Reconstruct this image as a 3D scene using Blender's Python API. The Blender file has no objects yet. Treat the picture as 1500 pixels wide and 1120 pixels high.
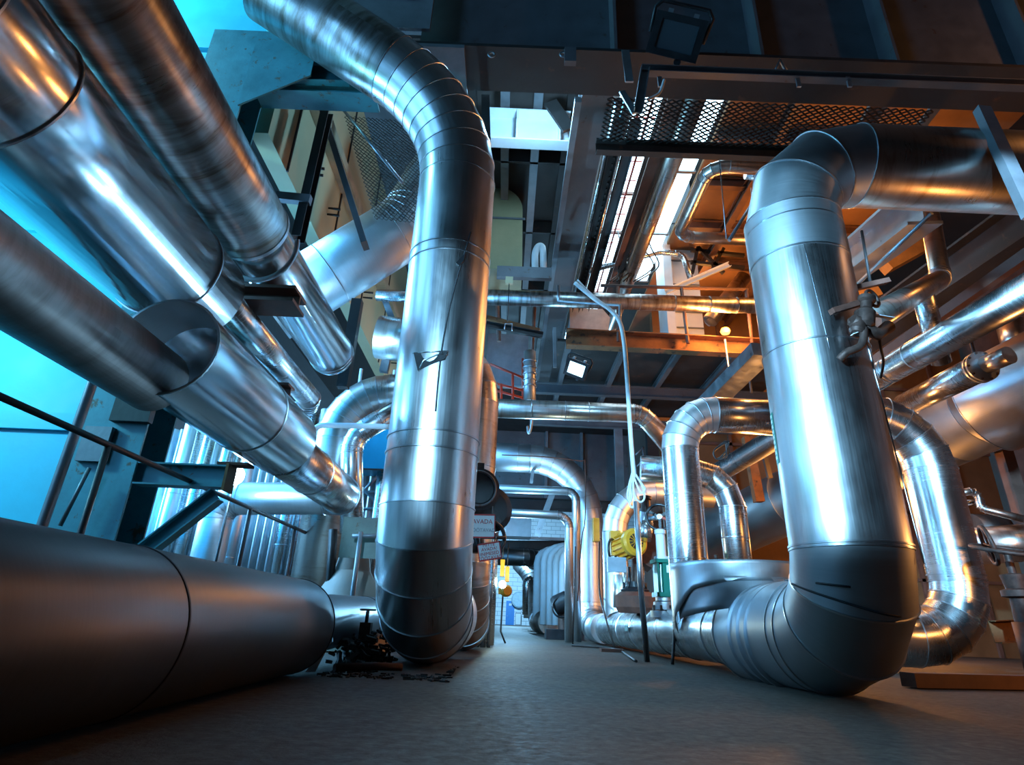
import bpy, bmesh, math, random
from mathutils import Vector, Matrix
random.seed(7)
V = Vector
PI = math.pi
sc = bpy.context.scene
COL = sc.collection

# ------------------------------------------------------------------ camera
H = 0.5                       # lens height above the floor
F = 905.0                     # focal length in pixels of the 1500 px wide frame
PX, PY = 750.0, 500.0         # principal point
yw = V((-15, 408, F)).normalized()
zw = V((83, -2004, F)); zw = (zw - yw * zw.dot(yw)).normalized()
xw = yw.cross(zw)
MC = Matrix((xw, yw, zw))     # camera (x right, y down, z forward) -> world


def at(px, py, X=None, Y=None, Z=None, D=None):
    d = MC @ V((px - PX, py - PY, F))
    if D is not None: t = D / F
    elif Y is not None: t = Y / d.y
    elif X is not None: t = X / d.x
    else: t = (Z - H) / d.z
    return V((0, 0, H)) + d * t


cam_d = bpy.data.cameras.new('camera')
cam = bpy.data.objects.new('camera', cam_d); COL.objects.link(cam)
r_, u_, b_ = MC @ V((1, 0, 0)), MC @ V((0, -1, 0)), MC @ V((0, 0, -1))
cam.matrix_world = Matrix(((r_.x, u_.x, b_.x, 0), (r_.y, u_.y, b_.y, 0), (r_.z, u_.z, b_.z, H), (0, 0, 0, 1)))
cam_d.sensor_fit = 'HORIZONTAL'; cam_d.sensor_width = 36.0
cam_d.lens = F / 1500 * 36.0
cam_d.shift_y = -60.0 / 1500
cam_d.clip_start = 0.05; cam_d.clip_end = 400
sc.camera = cam

# ------------------------------------------------------------------ materials
def nt(name):
    m = bpy.data.materials.new(name); m.use_nodes = True
    n = m.node_tree; b = n.nodes['Principled BSDF']
    return m, n, b


def L(n, a, b): n.links.new(a, b)


def noise(n, vec, scale, detail=3, rough=.55, dist=0):
    t = n.nodes.new('ShaderNodeTexNoise')
    t.inputs['Scale'].default_value = scale; t.inputs['Detail'].default_value = detail
    t.inputs['Roughness'].default_value = rough; t.inputs['Distortion'].default_value = dist
    L(n, vec, t.inputs['Vector'])
    return t.outputs['Fac']


def mapped(n, out, sca):
    mp = n.nodes.new('ShaderNodeMapping'); mp.inputs['Scale'].default_value = sca
    L(n, out, mp.inputs['Vector'])
    return mp.outputs['Vector']


def rng(n, val, a, b, c, d):
    r = n.nodes.new('ShaderNodeMapRange')
    for i, x in zip(('From Min', 'From Max', 'To Min', 'To Max'), (a, b, c, d)): r.inputs[i].default_value = x
    L(n, val, r.inputs['Value'])
    return r.outputs['Result']


def mixc(n, fac, a, b):
    m = n.nodes.new('ShaderNodeMix'); m.data_type = 'RGBA'
    L(n, fac, m.inputs[0])
    for s, v in ((6, a), (7, b)):
        if isinstance(v, tuple): m.inputs[s].default_value = (*v, 1)
        else: L(n, v, m.inputs[s])
    return m.outputs[2]


def metal(name, col=(.78, .79, .80), rough=.26, brush='around', amt=.10, dent=.25, stain=None, stain_amt=.5, dull=None):
    """Sheet metal cladding: brushed lines, wavy dents, optional stains. UV: u along the pipe in metres, v around it in metres."""
    m, n, b = nt(name)
    uv = n.nodes.new('ShaderNodeTexCoord').outputs['UV']
    br = mapped(n, uv, (70, 1.6, 1) if brush == 'around' else (1.2, 60, 1))
    f = noise(n, br, 1.0, 4, .6)
    big = noise(n, mapped(n, uv, (1.1, 1.6, 1)), 1.0, 4, .6)
    sm = n.nodes.new('ShaderNodeMath'); sm.operation = 'MULTIPLY_ADD'
    L(n, f, sm.inputs[0]); sm.inputs[1].default_value = .55; L(n, big, sm.inputs[2])
    L(n, rng(n, sm.outputs[0], .45, 1.1, rough - amt, rough + amt), b.inputs['Roughness'])
    c = mixc(n, rng(n, sm.outputs[0], .5, 1.05, 0, 1), tuple(x * .80 for x in col), col)
    b.inputs['Metallic'].default_value = 1
    if stain:
        s1 = noise(n, mapped(n, uv, (7, 1.1, 1)), 1.0, 6, .65, .6)
        c = mixc(n, rng(n, s1, .62 - .3 * stain_amt, .85 - .25 * stain_amt, 0, .85), c, stain)
    L(n, c, b.inputs['Base Color'])
    wav = noise(n, mapped(n, uv, (2.2, 2.6, 1) if brush == 'around' else (.7, 4.5, 1)), 1.0, 2, .5)
    bp = n.nodes.new('ShaderNodeBump'); bp.inputs['Strength'].default_value = dent; bp.inputs['Distance'].default_value = .03
    L(n, wav, bp.inputs['Height'])
    bp2 = n.nodes.new('ShaderNodeBump'); bp2.inputs['Strength'].default_value = .02; bp2.inputs['Distance'].default_value = .004
    L(n, f, bp2.inputs['Height']); L(n, bp.outputs['Normal'], bp2.inputs['Normal'])
    L(n, bp2.outputs['Normal'], b.inputs['Normal'])
    return m


def paint(name, col, rough=.5, metallic=0, var=.25, scale=3, rust=None, rust_amt=.4, bump=.1):
    m, n, b = nt(name)
    ob = n.nodes.new('ShaderNodeTexCoord').outputs['Object']
    f = noise(n, ob, scale, 6, .6)
    c = mixc(n, rng(n, f, .3, .7, 0, 1), tuple(x * (1 - var) for x in col), tuple(min(1, x * (1 + var * .5)) for x in col))
    if rust:
        g = noise(n, ob, scale * 1.7, 8, .68, .3)
        c = mixc(n, rng(n, g, .68 - .25 * rust_amt, .74 - .2 * rust_amt, 0, 1), c, rust)
    L(n, c, b.inputs['Base Color'])
    L(n, rng(n, f, .3, .7, rough - .08, rough + .1), b.inputs['Roughness'])
    b.inputs['Metallic'].default_value = metallic
    bp = n.nodes.new('ShaderNodeBump'); bp.inputs['Strength'].default_value = bump; bp.inputs['Distance'].default_value = .02
    L(n, noise(n, ob, scale * 8, 4), bp.inputs['Height']); L(n, bp.outputs['Normal'], b.inputs['Normal'])
    return m


def glow(name, col, s):
    m, n, b = nt(name)
    b.inputs['Base Color'].default_value = (*col, 1)
    b.inputs['Emission Color'].default_value = (*col, 1); b.inputs['Emission Strength'].default_value = s
    return m


ALU = metal('aluminium_cladding', dent=.045)
ALU_RISER = metal('aluminium_cladding_wavy', (.82, .82, .83), .33, 'along', .10, .16)
ALU_SLEEK = metal('aluminium_cladding_sleek', (.72, .73, .75), .19, 'around', .06, .05)
ALU_DULL = metal('aluminium_cladding_dull', (.50, .52, .54), .46, 'around', .08, .08)
ALU_WHITE = metal('aluminium_cladding_pale', (.86, .88, .90), .42, 'around', .08, .06)
ALU_STAIN = metal('aluminium_cladding_stained', (.62, .61, .60), .34, 'around', .10, .08, (.17, .11, .07), .75)
ALU_BROWN = metal('steel_cladding_brown', (.25, .215, .20), .48, 'around', .10, .10, (.12, .09, .075), .6)
ALU_DARK = metal('steel_cladding_dark', (.21, .215, .225), .42, 'around', .06, .06)
ALU_WARM = metal('aluminium_cladding_orange_lit', (.74, .66, .60), .32, 'around', .08, .08, (.36, .22, .13), .35)  # warm tint puts orange lamplight into the cladding colour, beside real stains
BAND = metal('joint_band_steel', (.70, .72, .75), .30, 'around', .05, .05)
BAND_DARK = paint('dark_joint_sealant', (.04, .04, .045), .6)
GALV = metal('galvanised_sheet', (.50, .52, .53), .46, 'around', .12, .10)
ALU_DUCT = metal('aluminium_duct_sheet', (.70, .72, .74), .36, 'along', .06, .02)
STEEL = paint('grey_painted_steel', (.15, .15, .16), .5, .3, .2, 2.5, (.12, .08, .06), .25)
STEEL_DK = paint('dark_brown_steel', (.040, .034, .032), .55, .2, .3, 2, (.09, .05, .035), .3)
STEEL_BR = paint('red_brown_steel', (.19, .10, .075), .55, .1, .3, 3)
STEEL_LT = paint('light_grey_steel', (.22, .23, .25), .45, .3, .2, 3)
ZINC = paint('zinc_plated_steel', (.42, .46, .50), .35, .9, .15, 5)
TEAL = paint('teal_painted_steel', (.07, .30, .37), .5, 0, .25, 3, (.13, .09, .06), .35)
CYAN = paint('pale_cyan_wall_paint', (.05, .50, .70), .55, 0, .12, 1.4, (.06, .28, .40), .08)
CREAM = paint('cream_painted_casing', (.58, .50, .30), .55, 0, .10, 1)
WHITE = paint('white_paint', (.80, .82, .84), .5, 0, .08, 2)
RUST = paint('rusty_orange_beam', (.30, .13, .05), .75, 0, .45, 2.5, (.06, .04, .03), .45)
RUSTD = paint('dark_rusty_casting', (.13, .045, .028), .8, 0, .4, 6)
BLACK = paint('black_enamel', (.018, .019, .022), .35, 0, .3, 6)
RED = paint('red_handrail_paint', (.55, .06, .03), .5)
YEL = paint('yellow_enamel', (.80, .36, .025), .4, 0, .15, 5)
GREEN = paint('green_enamel', (.008, .17, .12), .35, 0, .15, 5)
BLUE = paint('blue_door_paint', (.02, .22, .62), .45, 0, .1, 3)
CAST = paint('brown_valve_casting', (.085, .045, .035), .55, .5, .5, 14)
CABLE = paint('white_cable_sheath', (.82, .84, .84), .5)
SIGNW = paint('white_sign_enamel', (.82, .84, .86), .35, 0, .04, 3)
SIGNR = paint('red_sign_ink', (.60, .02, .02), .5)
RUBBER = paint('dark_rod_steel', (.07, .06, .06), .5, .5)
DEBRIS = paint('dark_debris', (.06, .05, .045), .9, 0, .5, 9)
DECK = paint('ribbed_roof_deck', (.085, .068, .062), .6, .2, .3, 1.5)

m, n, b = nt('concrete_floor')
ob = n.nodes.new('ShaderNodeTexCoord').outputs['Object']
f1 = noise(n, ob, .9, 8, .65); f2 = noise(n, ob, 14, 6, .7)
c = mixc(n, rng(n, f1, .3, .7, 0, 1), (.030, .020, .014), (.085, .058, .038))
c = mixc(n, rng(n, f2, .58, .72, 0, .7), c, (.025, .022, .02))
L(n, c, b.inputs['Base Color']); L(n, rng(n, f2, .3, .7, .55, .85), b.inputs['Roughness'])
bp = n.nodes.new('ShaderNodeBump'); bp.inputs['Strength'].default_value = .5; bp.inputs['Distance'].default_value = .02
L(n, f2, bp.inputs['Height']); L(n, bp.outputs['Normal'], b.inputs['Normal'])
FLOORM = m

m, n, b = nt('white_brick_wall')
ob = n.nodes.new('ShaderNodeTexCoord').outputs['Object']
sep = n.nodes.new('ShaderNodeSeparateXYZ'); L(n, ob, sep.inputs[0])
cb = n.nodes.new('ShaderNodeCombineXYZ'); L(n, sep.outputs[0], cb.inputs[0]); L(n, sep.outputs[2], cb.inputs[1])
bk = n.nodes.new('ShaderNodeTexBrick'); bk.inputs['Scale'].default_value = 1.0
bk.inputs['Color1'].default_value = (.8, .84, .88, 1); bk.inputs['Color2'].default_value = (.7, .75, .8, 1)
bk.inputs['Mortar'].default_value = (.35, .4, .45, 1); bk.inputs['Brick Width'].default_value = 1.2
bk.inputs['Row Height'].default_value = .5; bk.inputs['Mortar Size'].default_value = .03
L(n, cb.outputs[0], bk.inputs['Vector']); L(n, bk.outputs['Color'], b.inputs['Base Color'])
BRICK = m

m, n, b = nt('lamp_glass')
b.inputs['Base Color'].default_value = (.06, .075, .09, 1); b.inputs['Roughness'].default_value = .06
b.inputs['Specular IOR Level'].default_value = .9
LENS = m

# ------------------------------------------------------------------ mesh helpers
class MB:
    def __init__(s): s.v = []; s.f = []; s.uv = []; s.sharp = []; s.smooth = []

    def face(s, idx, uv=None, sm=False):
        s.f.append(tuple(idx)); s.uv.append(uv); s.smooth.append(sm)

    def box(s, lo, hi, M=None):
        k = len(s.v); lo, hi = V(lo), V(hi)
        for z in (lo.z, hi.z):
            for x, y in ((lo.x, lo.y), (hi.x, lo.y), (hi.x, hi.y), (lo.x, hi.y)):
                p = V((x, y, z)); s.v.append(M @ p if M else p)
        for q in ((0, 3, 2, 1), (4, 5, 6, 7), (0, 1, 5, 4), (1, 2, 6, 5), (2, 3, 7, 6), (3, 0, 4, 7)):
            s.face([k + i for i in q])
        return s

    def extrude(s, prof, A, B, up=(0, 0, 1)):
        """2-D outline (x sideways, y up) carried from A to B."""
        A, B = V(A), V(B); d = (B - A).normalized(); up = V(up)
        if abs(d.dot(up)) > .98: up = V((0, 1, 0))
        sx = d.cross(up).normalized(); uy = sx.cross(d)
        k = len(s.v); m = len(prof)
        for P in (A, B):
            for x, y in prof: s.v.append(P + sx * x + uy * y)
        for i in range(m):
            j = (i + 1) % m; s.face((k + i, k + j, k + m + j, k + m + i))
        s.face([k + i for i in range(m)][::-1]); s.face([k + m + i for i in range(m)])
        return s

    def ring(s, c, t, up, R, N, prof=None):
        sx = t.cross(up).normalized(); uy = sx.cross(t).normalized()
        k = len(s.v)
        for i in range(N):
            a = 2 * PI * i / N
            s.v.append(c + sx * (R * math.cos(a)) + uy * (R * math.sin(a)))
        return k

    def loft(s, rings, N, us, R, smooth=True, sharp=False, caps=(False, False)):
        for q in range(len(rings) - 1):
            a, bb = rings[q], rings[q + 1]
            for i in range(N):
                j = (i + 1) % N
                v0, v1 = 2 * PI * R * i / N, 2 * PI * R * (i + 1) / N
                s.face((a + i, a + j, bb + j, bb + i), ((us[q], v0), (us[q], v1), (us[q + 1], v1), (us[q + 1], v0)), smooth)
        if sharp:
            for rr in rings:
                for i in range(N): s.sharp.append((rr + i, rr + (i + 1) % N))
        if caps[0]: s.face([rings[0] + i for i in range(N)][::-1])
        if caps[1]: s.face([rings[-1] + i for i in range(N)])

    def tube(s, pts, R, N=12, caps=True):
        pts = [V(p) for p in pts]; R = R if isinstance(R, (list, tuple)) else [R] * len(pts)
        up = None; rings = []; us = [0]
        for i, p in enumerate(pts):
            t = ((pts[min(i + 1, len(pts) - 1)] - p).normalized() if i < len(pts) - 1 else V((0, 0, 0)))
            if i: t = t + (p - pts[i - 1]).normalized()
            t.normalize()
            if up is None:
                up = V((0, 0, 1)) if abs(t.z) < .9 else V((0, 1, 0))
            up = (up - t * up.dot(t)).normalized()
            rings.append(s.ring(p, t, up, R[i], N))
            if i: us.append(us[-1] + (p - pts[i - 1]).length)
        s.loft(rings, N, us, R[0], True, False, (caps, caps))
        return s

    def lathe(s, prof, A, axis, N=32, sharp=True):
        """prof: (distance along axis, radius) from A."""
        A = V(A); t = V(axis).normalized(); up = V((0, 0, 1)) if abs(t.z) < .9 else V((0, 1, 0))
        up = (up - t * up.dot(t)).normalized()
        rings = [s.ring(A + t * d, t, up, max(r, 1e-4), N) for d, r in prof]
        us = [0]
        for i in range(1, len(prof)): us.append(us[-1] + math.hypot(prof[i][0] - prof[i - 1][0], prof[i][1] - prof[i - 1][1]))
        s.loft(rings, N, us, max(r for d, r in prof), True, sharp, (True, True))
        return s

    def torus(s, c, axis, R, r, N=32, n=8, a0=0, a1=2 * PI):
        c = V(c); t = V(axis).normalized(); up = V((0, 0, 1)) if abs(t.z) < .9 else V((0, 1, 0))
        sx = t.cross(up).normalized(); uy = sx.cross(t).normalized()
        full = abs(a1 - a0 - 2 * PI) < 1e-6; k = len(s.v); M_ = N if full else N + 1
        for i in range(M_):
            a = a0 + (a1 - a0) * i / N; d = sx * math.cos(a) + uy * math.sin(a)
            for j in range(n):
                bb = 2 * PI * j / n
                s.v.append(c + d * (R + r * math.cos(bb)) + t * (r * math.sin(bb)))
        for i in range(N):
            i2 = (i + 1) % M_
            for j in range(n):
                j2 = (j + 1) % n
                s.face((k + i * n + j, k + i * n + j2, k + i2 * n + j2, k + i2 * n + j), None, True)
        return s

    def build(s, name, mat, parent=None, origin=None):
        me = bpy.data.meshes.new(name)
        o = bpy.data.objects.new(name, me)
        off = V((0, 0, 0))
        if parent is not None: off = ORI[parent.name]
        elif origin is not None: off = V(origin)
        me.from_pydata([tuple(p - off) for p in s.v], [], s.f)
        uvl = me.uv_layers.new(name='UVMap').data
        li = 0
        for fi, fc in enumerate(s.f):
            u = s.uv[fi]
            for q in range(len(fc)):
                if u: uvl[li].uv = u[q]
                else:
                    p = s.v[fc[q]]; uvl[li].uv = (p.x + p.y * .7, p.z + p.y * .3)
                li += 1
        for p, sm in zip(me.polygons, s.smooth): p.use_smooth = sm
        if s.sharp:
            sh = {(min(a, bb), max(a, bb)) for a, bb in s.sharp}
            for e in me.edges:
                a, bb = e.vertices
                if (min(a, bb), max(a, bb)) in sh: e.use_edge_sharp = True
        me.materials.append(mat)
        bm = bmesh.new(); bm.from_mesh(me); bmesh.ops.recalc_face_normals(bm, faces=bm.faces); bm.to_mesh(me); bm.free()
        COL.objects.link(o)
        if parent is not None: o.parent = parent
        if origin is not None or parent is None: o.location = off
        ORI[o.name] = off if parent is None else off
        return o


ORI = {}


def tag(o, label, cat, group=None, kind=None):
    o['label'] = label; o['category'] = cat
    if group: o['group'] = group
    if kind: o['kind'] = kind
    return o


def thing(name, label, cat, loc, group=None):
    o = bpy.data.objects.new(name, None); COL.objects.link(o)
    o.location = V(loc); o.empty_display_size = .1
    ORI[o.name] = V(loc)
    return tag(o, label, cat, group)


def struct(name, mb, mat, label=None):
    o = mb.build(name, mat); o['kind'] = 'structure'
    if label: o['label'] = label
    return o


# --- profiles
def I_prof(h, w, tf=.02, tw=.014):
    a, c = w / 2, h / 2
    return [(-a, -c), (a, -c), (a, -c + tf), (tw / 2, -c + tf), (tw / 2, c - tf), (a, c - tf), (a, c), (-a, c), (-a, c - tf), (-tw / 2, c - tf), (-tw / 2, -c + tf), (-a, -c + tf)]


def L_prof(a, t=.012): return [(0, 0), (a, 0), (a, t), (t, t), (t, a), (0, a)]
def U_prof(h, w, t=.012): return [(0, -h / 2), (w, -h / 2), (w, -h / 2 + t), (t, -h / 2 + t), (t, h / 2 - t), (w, h / 2 - t), (w, h / 2), (0, h / 2)]
def R_prof(w, h): return [(-w / 2, -h / 2), (w / 2, -h / 2), (w / 2, h / 2), (-w / 2, h / 2)]


# --- pipes
def pipe(name, label, pts, R, bend=None, gores=5, mat=ALU, emat=None, seams=(), band=.010, cat='pipe', group=None, N=56,
         seam_every=0, bmat=None, ering=True, saddle=None, bw=.022, flat=True, caps=True):
    """An insulated pipe through pts: a straight_section per leg, an elbow per corner, a joint_band per seam.
    R: one radius or one per leg. seams: distances along the whole centre line."""
    pts = [V(p) for p in pts]; nl = len(pts) - 1
    R = list(R) if isinstance(R, (list, tuple)) else [R] * nl
    mats = mat if isinstance(mat, (list, tuple)) else [mat] * nl
    bend = bend if isinstance(bend, (list, tuple)) else [bend or R[0] * 1.6] * max(nl - 1, 1)
    gor = gores if isinstance(gores, (list, tuple)) else [gores] * max(nl - 1, 1)
    root = thing(name, label, cat, pts[0], group)
    dirs = [(pts[i + 1] - pts[i]).normalized() for i in range(nl)]
    cut = [0] + [0] * (nl - 1) + [0]; th = [0] * (nl + 1)
    for i in range(1, nl):
        th[i] = dirs[i - 1].angle(dirs[i]); cut[i] = bend[i - 1] * math.tan(th[i] / 2)
    t0 = dirs[0]; up = V((0, 0, 1)) if abs(t0.z) < .9 else V((0, 1, 0))
    up = (up - t0 * up.dot(t0)).normalized()
    u = 0; marks = []; bands = []
    for i in range(nl):
        a = pts[i] + dirs[i] * cut[i]; e = pts[i + 1] - dirs[i] * cut[i + 1]
        ln = (e - a).length
        t = dirs[i]; up = (up - t * up.dot(t)).normalized()
        if ln > .005:
            mb = MB(); r0 = mb.ring(a, t, up, R[i], N); r1 = mb.ring(e, t, up, R[i], N)
            if saddle and i == 0:
                # fish-mouth end that sits on a horizontal header pipe (axis along Y through (hx, hz), radius hr)
                hx, hz, hr = saddle
                for q in range(N):
                    p = mb.v[r0 + q]; dx = min(abs(p.x - hx), hr * .999)
                    mb.v[r0 + q] = V((p.x, p.y, hz + math.sqrt(hr * hr - dx * dx) + .004))
            mb.loft([r0, r1], N, [u, u + ln], R[i], True, False, (i == 0 and not saddle and caps, i == nl - 1 and caps))
            mb.build('straight_section', mats[i], root)
        marks.append((u, u + ln, a, t.copy(), up.copy(), R[i]))
        u += ln
        if i < nl - 1 and th[i + 1] > 1e-3:
            ax = dirs[i].cross(dirs[i + 1]).normalized(); g = gor[i]
            cen = e + ax.cross(dirs[i]) * bend[i]
            mb = MB(); rings = []; us = []
            Ra, Rb = R[i], R[i + 1]
            nn = g + 1
            for k in range(nn):
                # mitred rings: first and last square to the legs, the others on the gore joints
                ang = th[i + 1] * k / g
                M_ = Matrix.Rotation(ang, 3, ax)
                c_ = cen + M_ @ (e - cen); tt = M_ @ dirs[i]; uu = M_ @ up
                rr = Ra + (Rb - Ra) * k / g
                rings.append(mb.ring(c_, tt, uu, rr, N)); us.append(u + bend[i] * ang)
                if ering: bands.append((c_, tt.copy(), uu.copy(), rr))
            mb.loft(rings, N, us, Ra, True, flat, (False, False))
            mb.build('elbow', (emat or mats[i]), root)
            up = Matrix.Rotation(th[i + 1], 3, ax) @ up
            u += bend[i] * th[i + 1]
        if i < nl - 1 and abs(R[i] - R[i + 1]) > 1e-4 and th[i + 1] < 1e-3:
            p = pts[i + 1]
            mb = MB()
            ra, rb = mb.ring(p, t, up, R[i] + .004, N), mb.ring(p, t, up, min(R[i], R[i + 1]) * .96, N)
            rc = mb.ring(p - t * (.05 if R[i] > R[i + 1] else -.05), t, up, max(R[i], R[i + 1]) + .006, N)
            rd = mb.ring(p, t, up, max(R[i], R[i + 1]) + .006, N)
            mb.v[ra:ra + N] = mb.v[rd:rd + N]
            mb.loft([rc, ra, rb], N, [0, .05, .2], R[i], True, True)
            mb.build('end_collar', BAND, root)
    sl = list(seams)
    if seam_every:
        q = seam_every * .6
        while q < u: sl.append(q); q += seam_every
    for s_ in sl:
        for (u0, u1, a, t, up_, r) in marks:
            if u0 + .01 < s_ < u1 - .01: bands.append((a + t * (s_ - u0), t, up_, r)); break
    for (c_, tt, uu, rr) in bands:
        mb = MB()
        rs = [mb.ring(c_ + tt * d, tt, uu, rr + h, N) for d, h in ((-bw / 2, -.004), (-bw / 2 + .004, band), (bw / 2 - .004, band), (bw / 2, -.004))]
        mb.loft(rs, N, [0, .01, .02, .03], rr, True, True)
        mb.build('joint_band', bmat or BAND, root)
    return root


def rod(name, label, pts, r, mat, cat, group=None, N=10):
    pts = [V(p) for p in pts]
    o = MB().tube([p for p in pts], r, N).build(name, mat, None, pts[0])
    return tag(o, label, cat, group)


def smooth_path(pts, n=8):
    """Catmull-Rom through pts."""
    pts = [V(p) for p in pts]; out = []
    for i in range(len(pts) - 1):
        p0, p1, p2, p3 = pts[max(i - 1, 0)], pts[i], pts[i + 1], pts[min(i + 2, len(pts) - 1)]
        for k in range(n):
            t = k / n
            out.append(.5 * ((2 * p1) + (p2 - p0) * t + (2 * p0 - 5 * p1 + 4 * p2 - p3) * t * t + (3 * p1 - p0 - 3 * p2 + p3) * t ** 3))
    out.append(pts[-1])
    return out


def beam(name, label, A, B, prof, mat, cat='beam', up=(0, 0, 1), group=None, kind=None):
    o = MB().extrude(prof, A, B, up).build(name, mat, None, A)
    return tag(o, label, cat, group, kind)


def text(body, size, M, mat, parent, name='lettering'):
    cu = bpy.data.curves.new(name, 'FONT'); cu.body = body; cu.size = size; cu.align_x = 'CENTER'; cu.align_y = 'CENTER'
    cu.extrude = .0015; cu.space_line = .95
    o = bpy.data.objects.new(name, cu); COL.objects.link(o)
    dg = bpy.context.evaluated_depsgraph_get(); me = bpy.data.meshes.new_from_object(o.evaluated_get(dg))
    bpy.data.objects.remove(o); bpy.data.curves.remove(cu)
    me.transform(Matrix.Translation(-ORI[parent.name]) @ M)
    o = bpy.data.objects.new(name, me); COL.objects.link(o); me.materials.clear(); me.materials.append(mat)
    o.parent = parent
    return o


# ================================================================== the setting
struct('floor', MB().box((-13, -7, -.2), (18, 92, 0)), FLOORM)
struct('ceiling', MB().box((-13, -7, 15), (18, 92, 15.2)), DECK)
struct('wall_right', MB().box((18, -7, 0), (18.2, 92, 15)), STEEL_BR)
struct('wall_back', MB().box((-13, -7.2, 0), (18, -7, 15)), STEEL_DK)
wl = MB()
for y0, y1, z0, z1 in ((-7, 92, 0, 2), (-7, 92, 13, 15), (-7, -6, 2, 13), (-2.8, 1, 2, 13), (5, 8.5, 2, 13), (14.5, 92, 2, 13)): wl.box((-13.2, y0, z0), (-13, y1, z1))
struct('wall_left', wl, STEEL_LT)
far = at(747, 915, Z=0).y
struct('wall_far', MB().box((-13, far, 0), (18, far + .2, 15)), BRICK)
# white brick end wall of the corridor with the blue door
dp = at(746.5, 915, Y=far)
dr = thing('door_1', 'blue steel door in the white brick wall at the far end of the aisle', 'door', (dp.x, far, 0)); dr['kind'] = 'structure'
MB().box((dp.x - .52, far - .06, 0), (dp.x + .52, far, 2.75)).build('door_leaf', BLUE, dr)
MB().box((dp.x - .15, far - .08, 2.2), (dp.x - .02, far - .06, 2.45)).build('sign_plate', SIGNW, dr)
MB().box((dp.x + .02, far - .08, 2.2), (dp.x + .15, far - .06, 2.45)).build('sign_plate', SIGNW, dr)
MB().tube([(dp.x - .42, far - .12, 1.0), (dp.x - .3, far - .12, 1.0)], .025).build('handle', ZINC, dr)
# cyan plate wall left of the teal column
cw = MB().box((-13, 8.0, 0), (-4.72, 8.12, 15))
struct('wall_cyan', cw, CYAN)
for i, (z0, z1) in enumerate(((2.55, 2.78), (5.6, 5.8), (9.55, 9.72), (1.0, 1.12))):
    struct('trim_%d' % (i + 1), MB().box((-13, 7.93, z0), (-4.9, 8.0, z1)), CYAN)

# teal column with its head beam
col = thing('steel_column', 'teal painted steel column with peeling rust spots behind the railing', 'column', (-4.6, 7.2, 0))
MB().box((-4.95, 7.0, 0), (-4.2, 7.03, 8.9)).build('flange_plate', TEAL, col)
MB().box((-4.95, 7.55, 0), (-4.2, 7.58, 8.9)).build('flange_plate', TEAL, col)
MB().box((-4.60, 7.03, 0), (-4.56, 7.55, 8.9)).build('web_plate', TEAL, col)
MB().box((-4.86, 6.93, 1.95), (-4.55, 7.0, 2.35)).build('splice_plate', STEEL_LT, col)
MB().box((-4.6, 6.9, 2.42), (-4.15, 7.0, 2.95)).build('gusset_plate', STEEL_DK, col)
hb = thing('head_beam', 'teal steel head beam with triangular gusset on top of the column', 'beam', (-4.2, 7.2, 8))
MB().extrude(I_prof(.95, .4, .03, .02), (-4.2, 7.4, 8.35), (-2.3, 7.4, 8.35)).build('beam_section', TEAL, hb)
g_ = MB()
g_.v += [V((-4.22, 6.96, 7.3)), V((-3.25, 6.96, 7.95)), V((-3.25, 6.96, 8.85)), V((-4.22, 6.96, 8.85)), V((-4.22, 6.99, 7.3)), V((-3.25, 6.99, 7.95)), V((-3.25, 6.99, 8.85)), V((-4.22, 6.99, 8.85))]
for q in ((0, 1, 2, 3), (7, 6, 5, 4), (0, 4, 5, 1), (1, 5, 6, 2), (2, 6, 7, 3), (3, 7, 4, 0)): g_.face(q)
g_.build('gusset_plate', TEAL, hb)
MB().extrude(U_prof(.3, .12), (-4.0, 7.18, 8.12), (-2.7, 7.18, 8.12)).build('stiffening_channel', TEAL, hb)

# cantilever bracket carrying the lowest pipe
br = thing('pipe_bracket', 'teal cantilever bracket with diagonal brace under the lowest steel pipe', 'bracket', (-4.2, 7, 1.8))
MB().extrude(I_prof(.25, .2, .018, .014), (-4.19, 7.1, 1.86), (-3.17, 7.1, 1.86)).build('arm', TEAL, br)
MB().extrude(I_prof(.17, .16, .016, .012), (-4.08, 7.1, .86), (-3.26, 7.1, 1.66)).build('diagonal_brace', TEAL, br)
MB().box((-3.18, 6.98, 1.70), (-3.15, 7.22, 2.0)).build('end_plate', RUST, br)
MB().box((-3.3, 7.0, 1.99), (-2.95, 7.2, 2.02)).build('shoe_plate', RUSTD, br)

# railing along the left side
rl = thing('railing', 'dark tube railing running past the teal column on the left', 'railing', (-3.6, 2.5, 0))
Zr = H + 3.6 * math.tan(math.radians(19.9))
MB().tube([(-3.6, 1.2, Zr), (-3.6, 12.6, Zr)], .028).build('handrail', RUBBER, rl)
for y in (3.95, 5.5, 8.95, 11.0, 12.55): MB().tube([(-3.6, y, 0), (-3.6, y, Zr - .01)], .03).build('post', RUBBER, rl)
MB().tube([(-3.6, 8.9, .82), (-3.6, 10.6, .82)], .02).build('mid_rail', RUBBER, rl)
rod('support_tube', 'slim grey vertical tube just in front of the cyan wall', [V((at(65, 760, Y=6.2).x, 6.2, 0)), at(65, 760, Y=6.2), at(135, 562, Y=6.2), at(152, 500, Y=6.2)], .05, STEEL_LT, 'tube')
rod('brace_rod', 'thin grey sloping rod on the face of the teal column', [at(88, 770, Y=6.85), at(131, 685, Y=6.85)], .022, STEEL_LT, 'rod')

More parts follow.
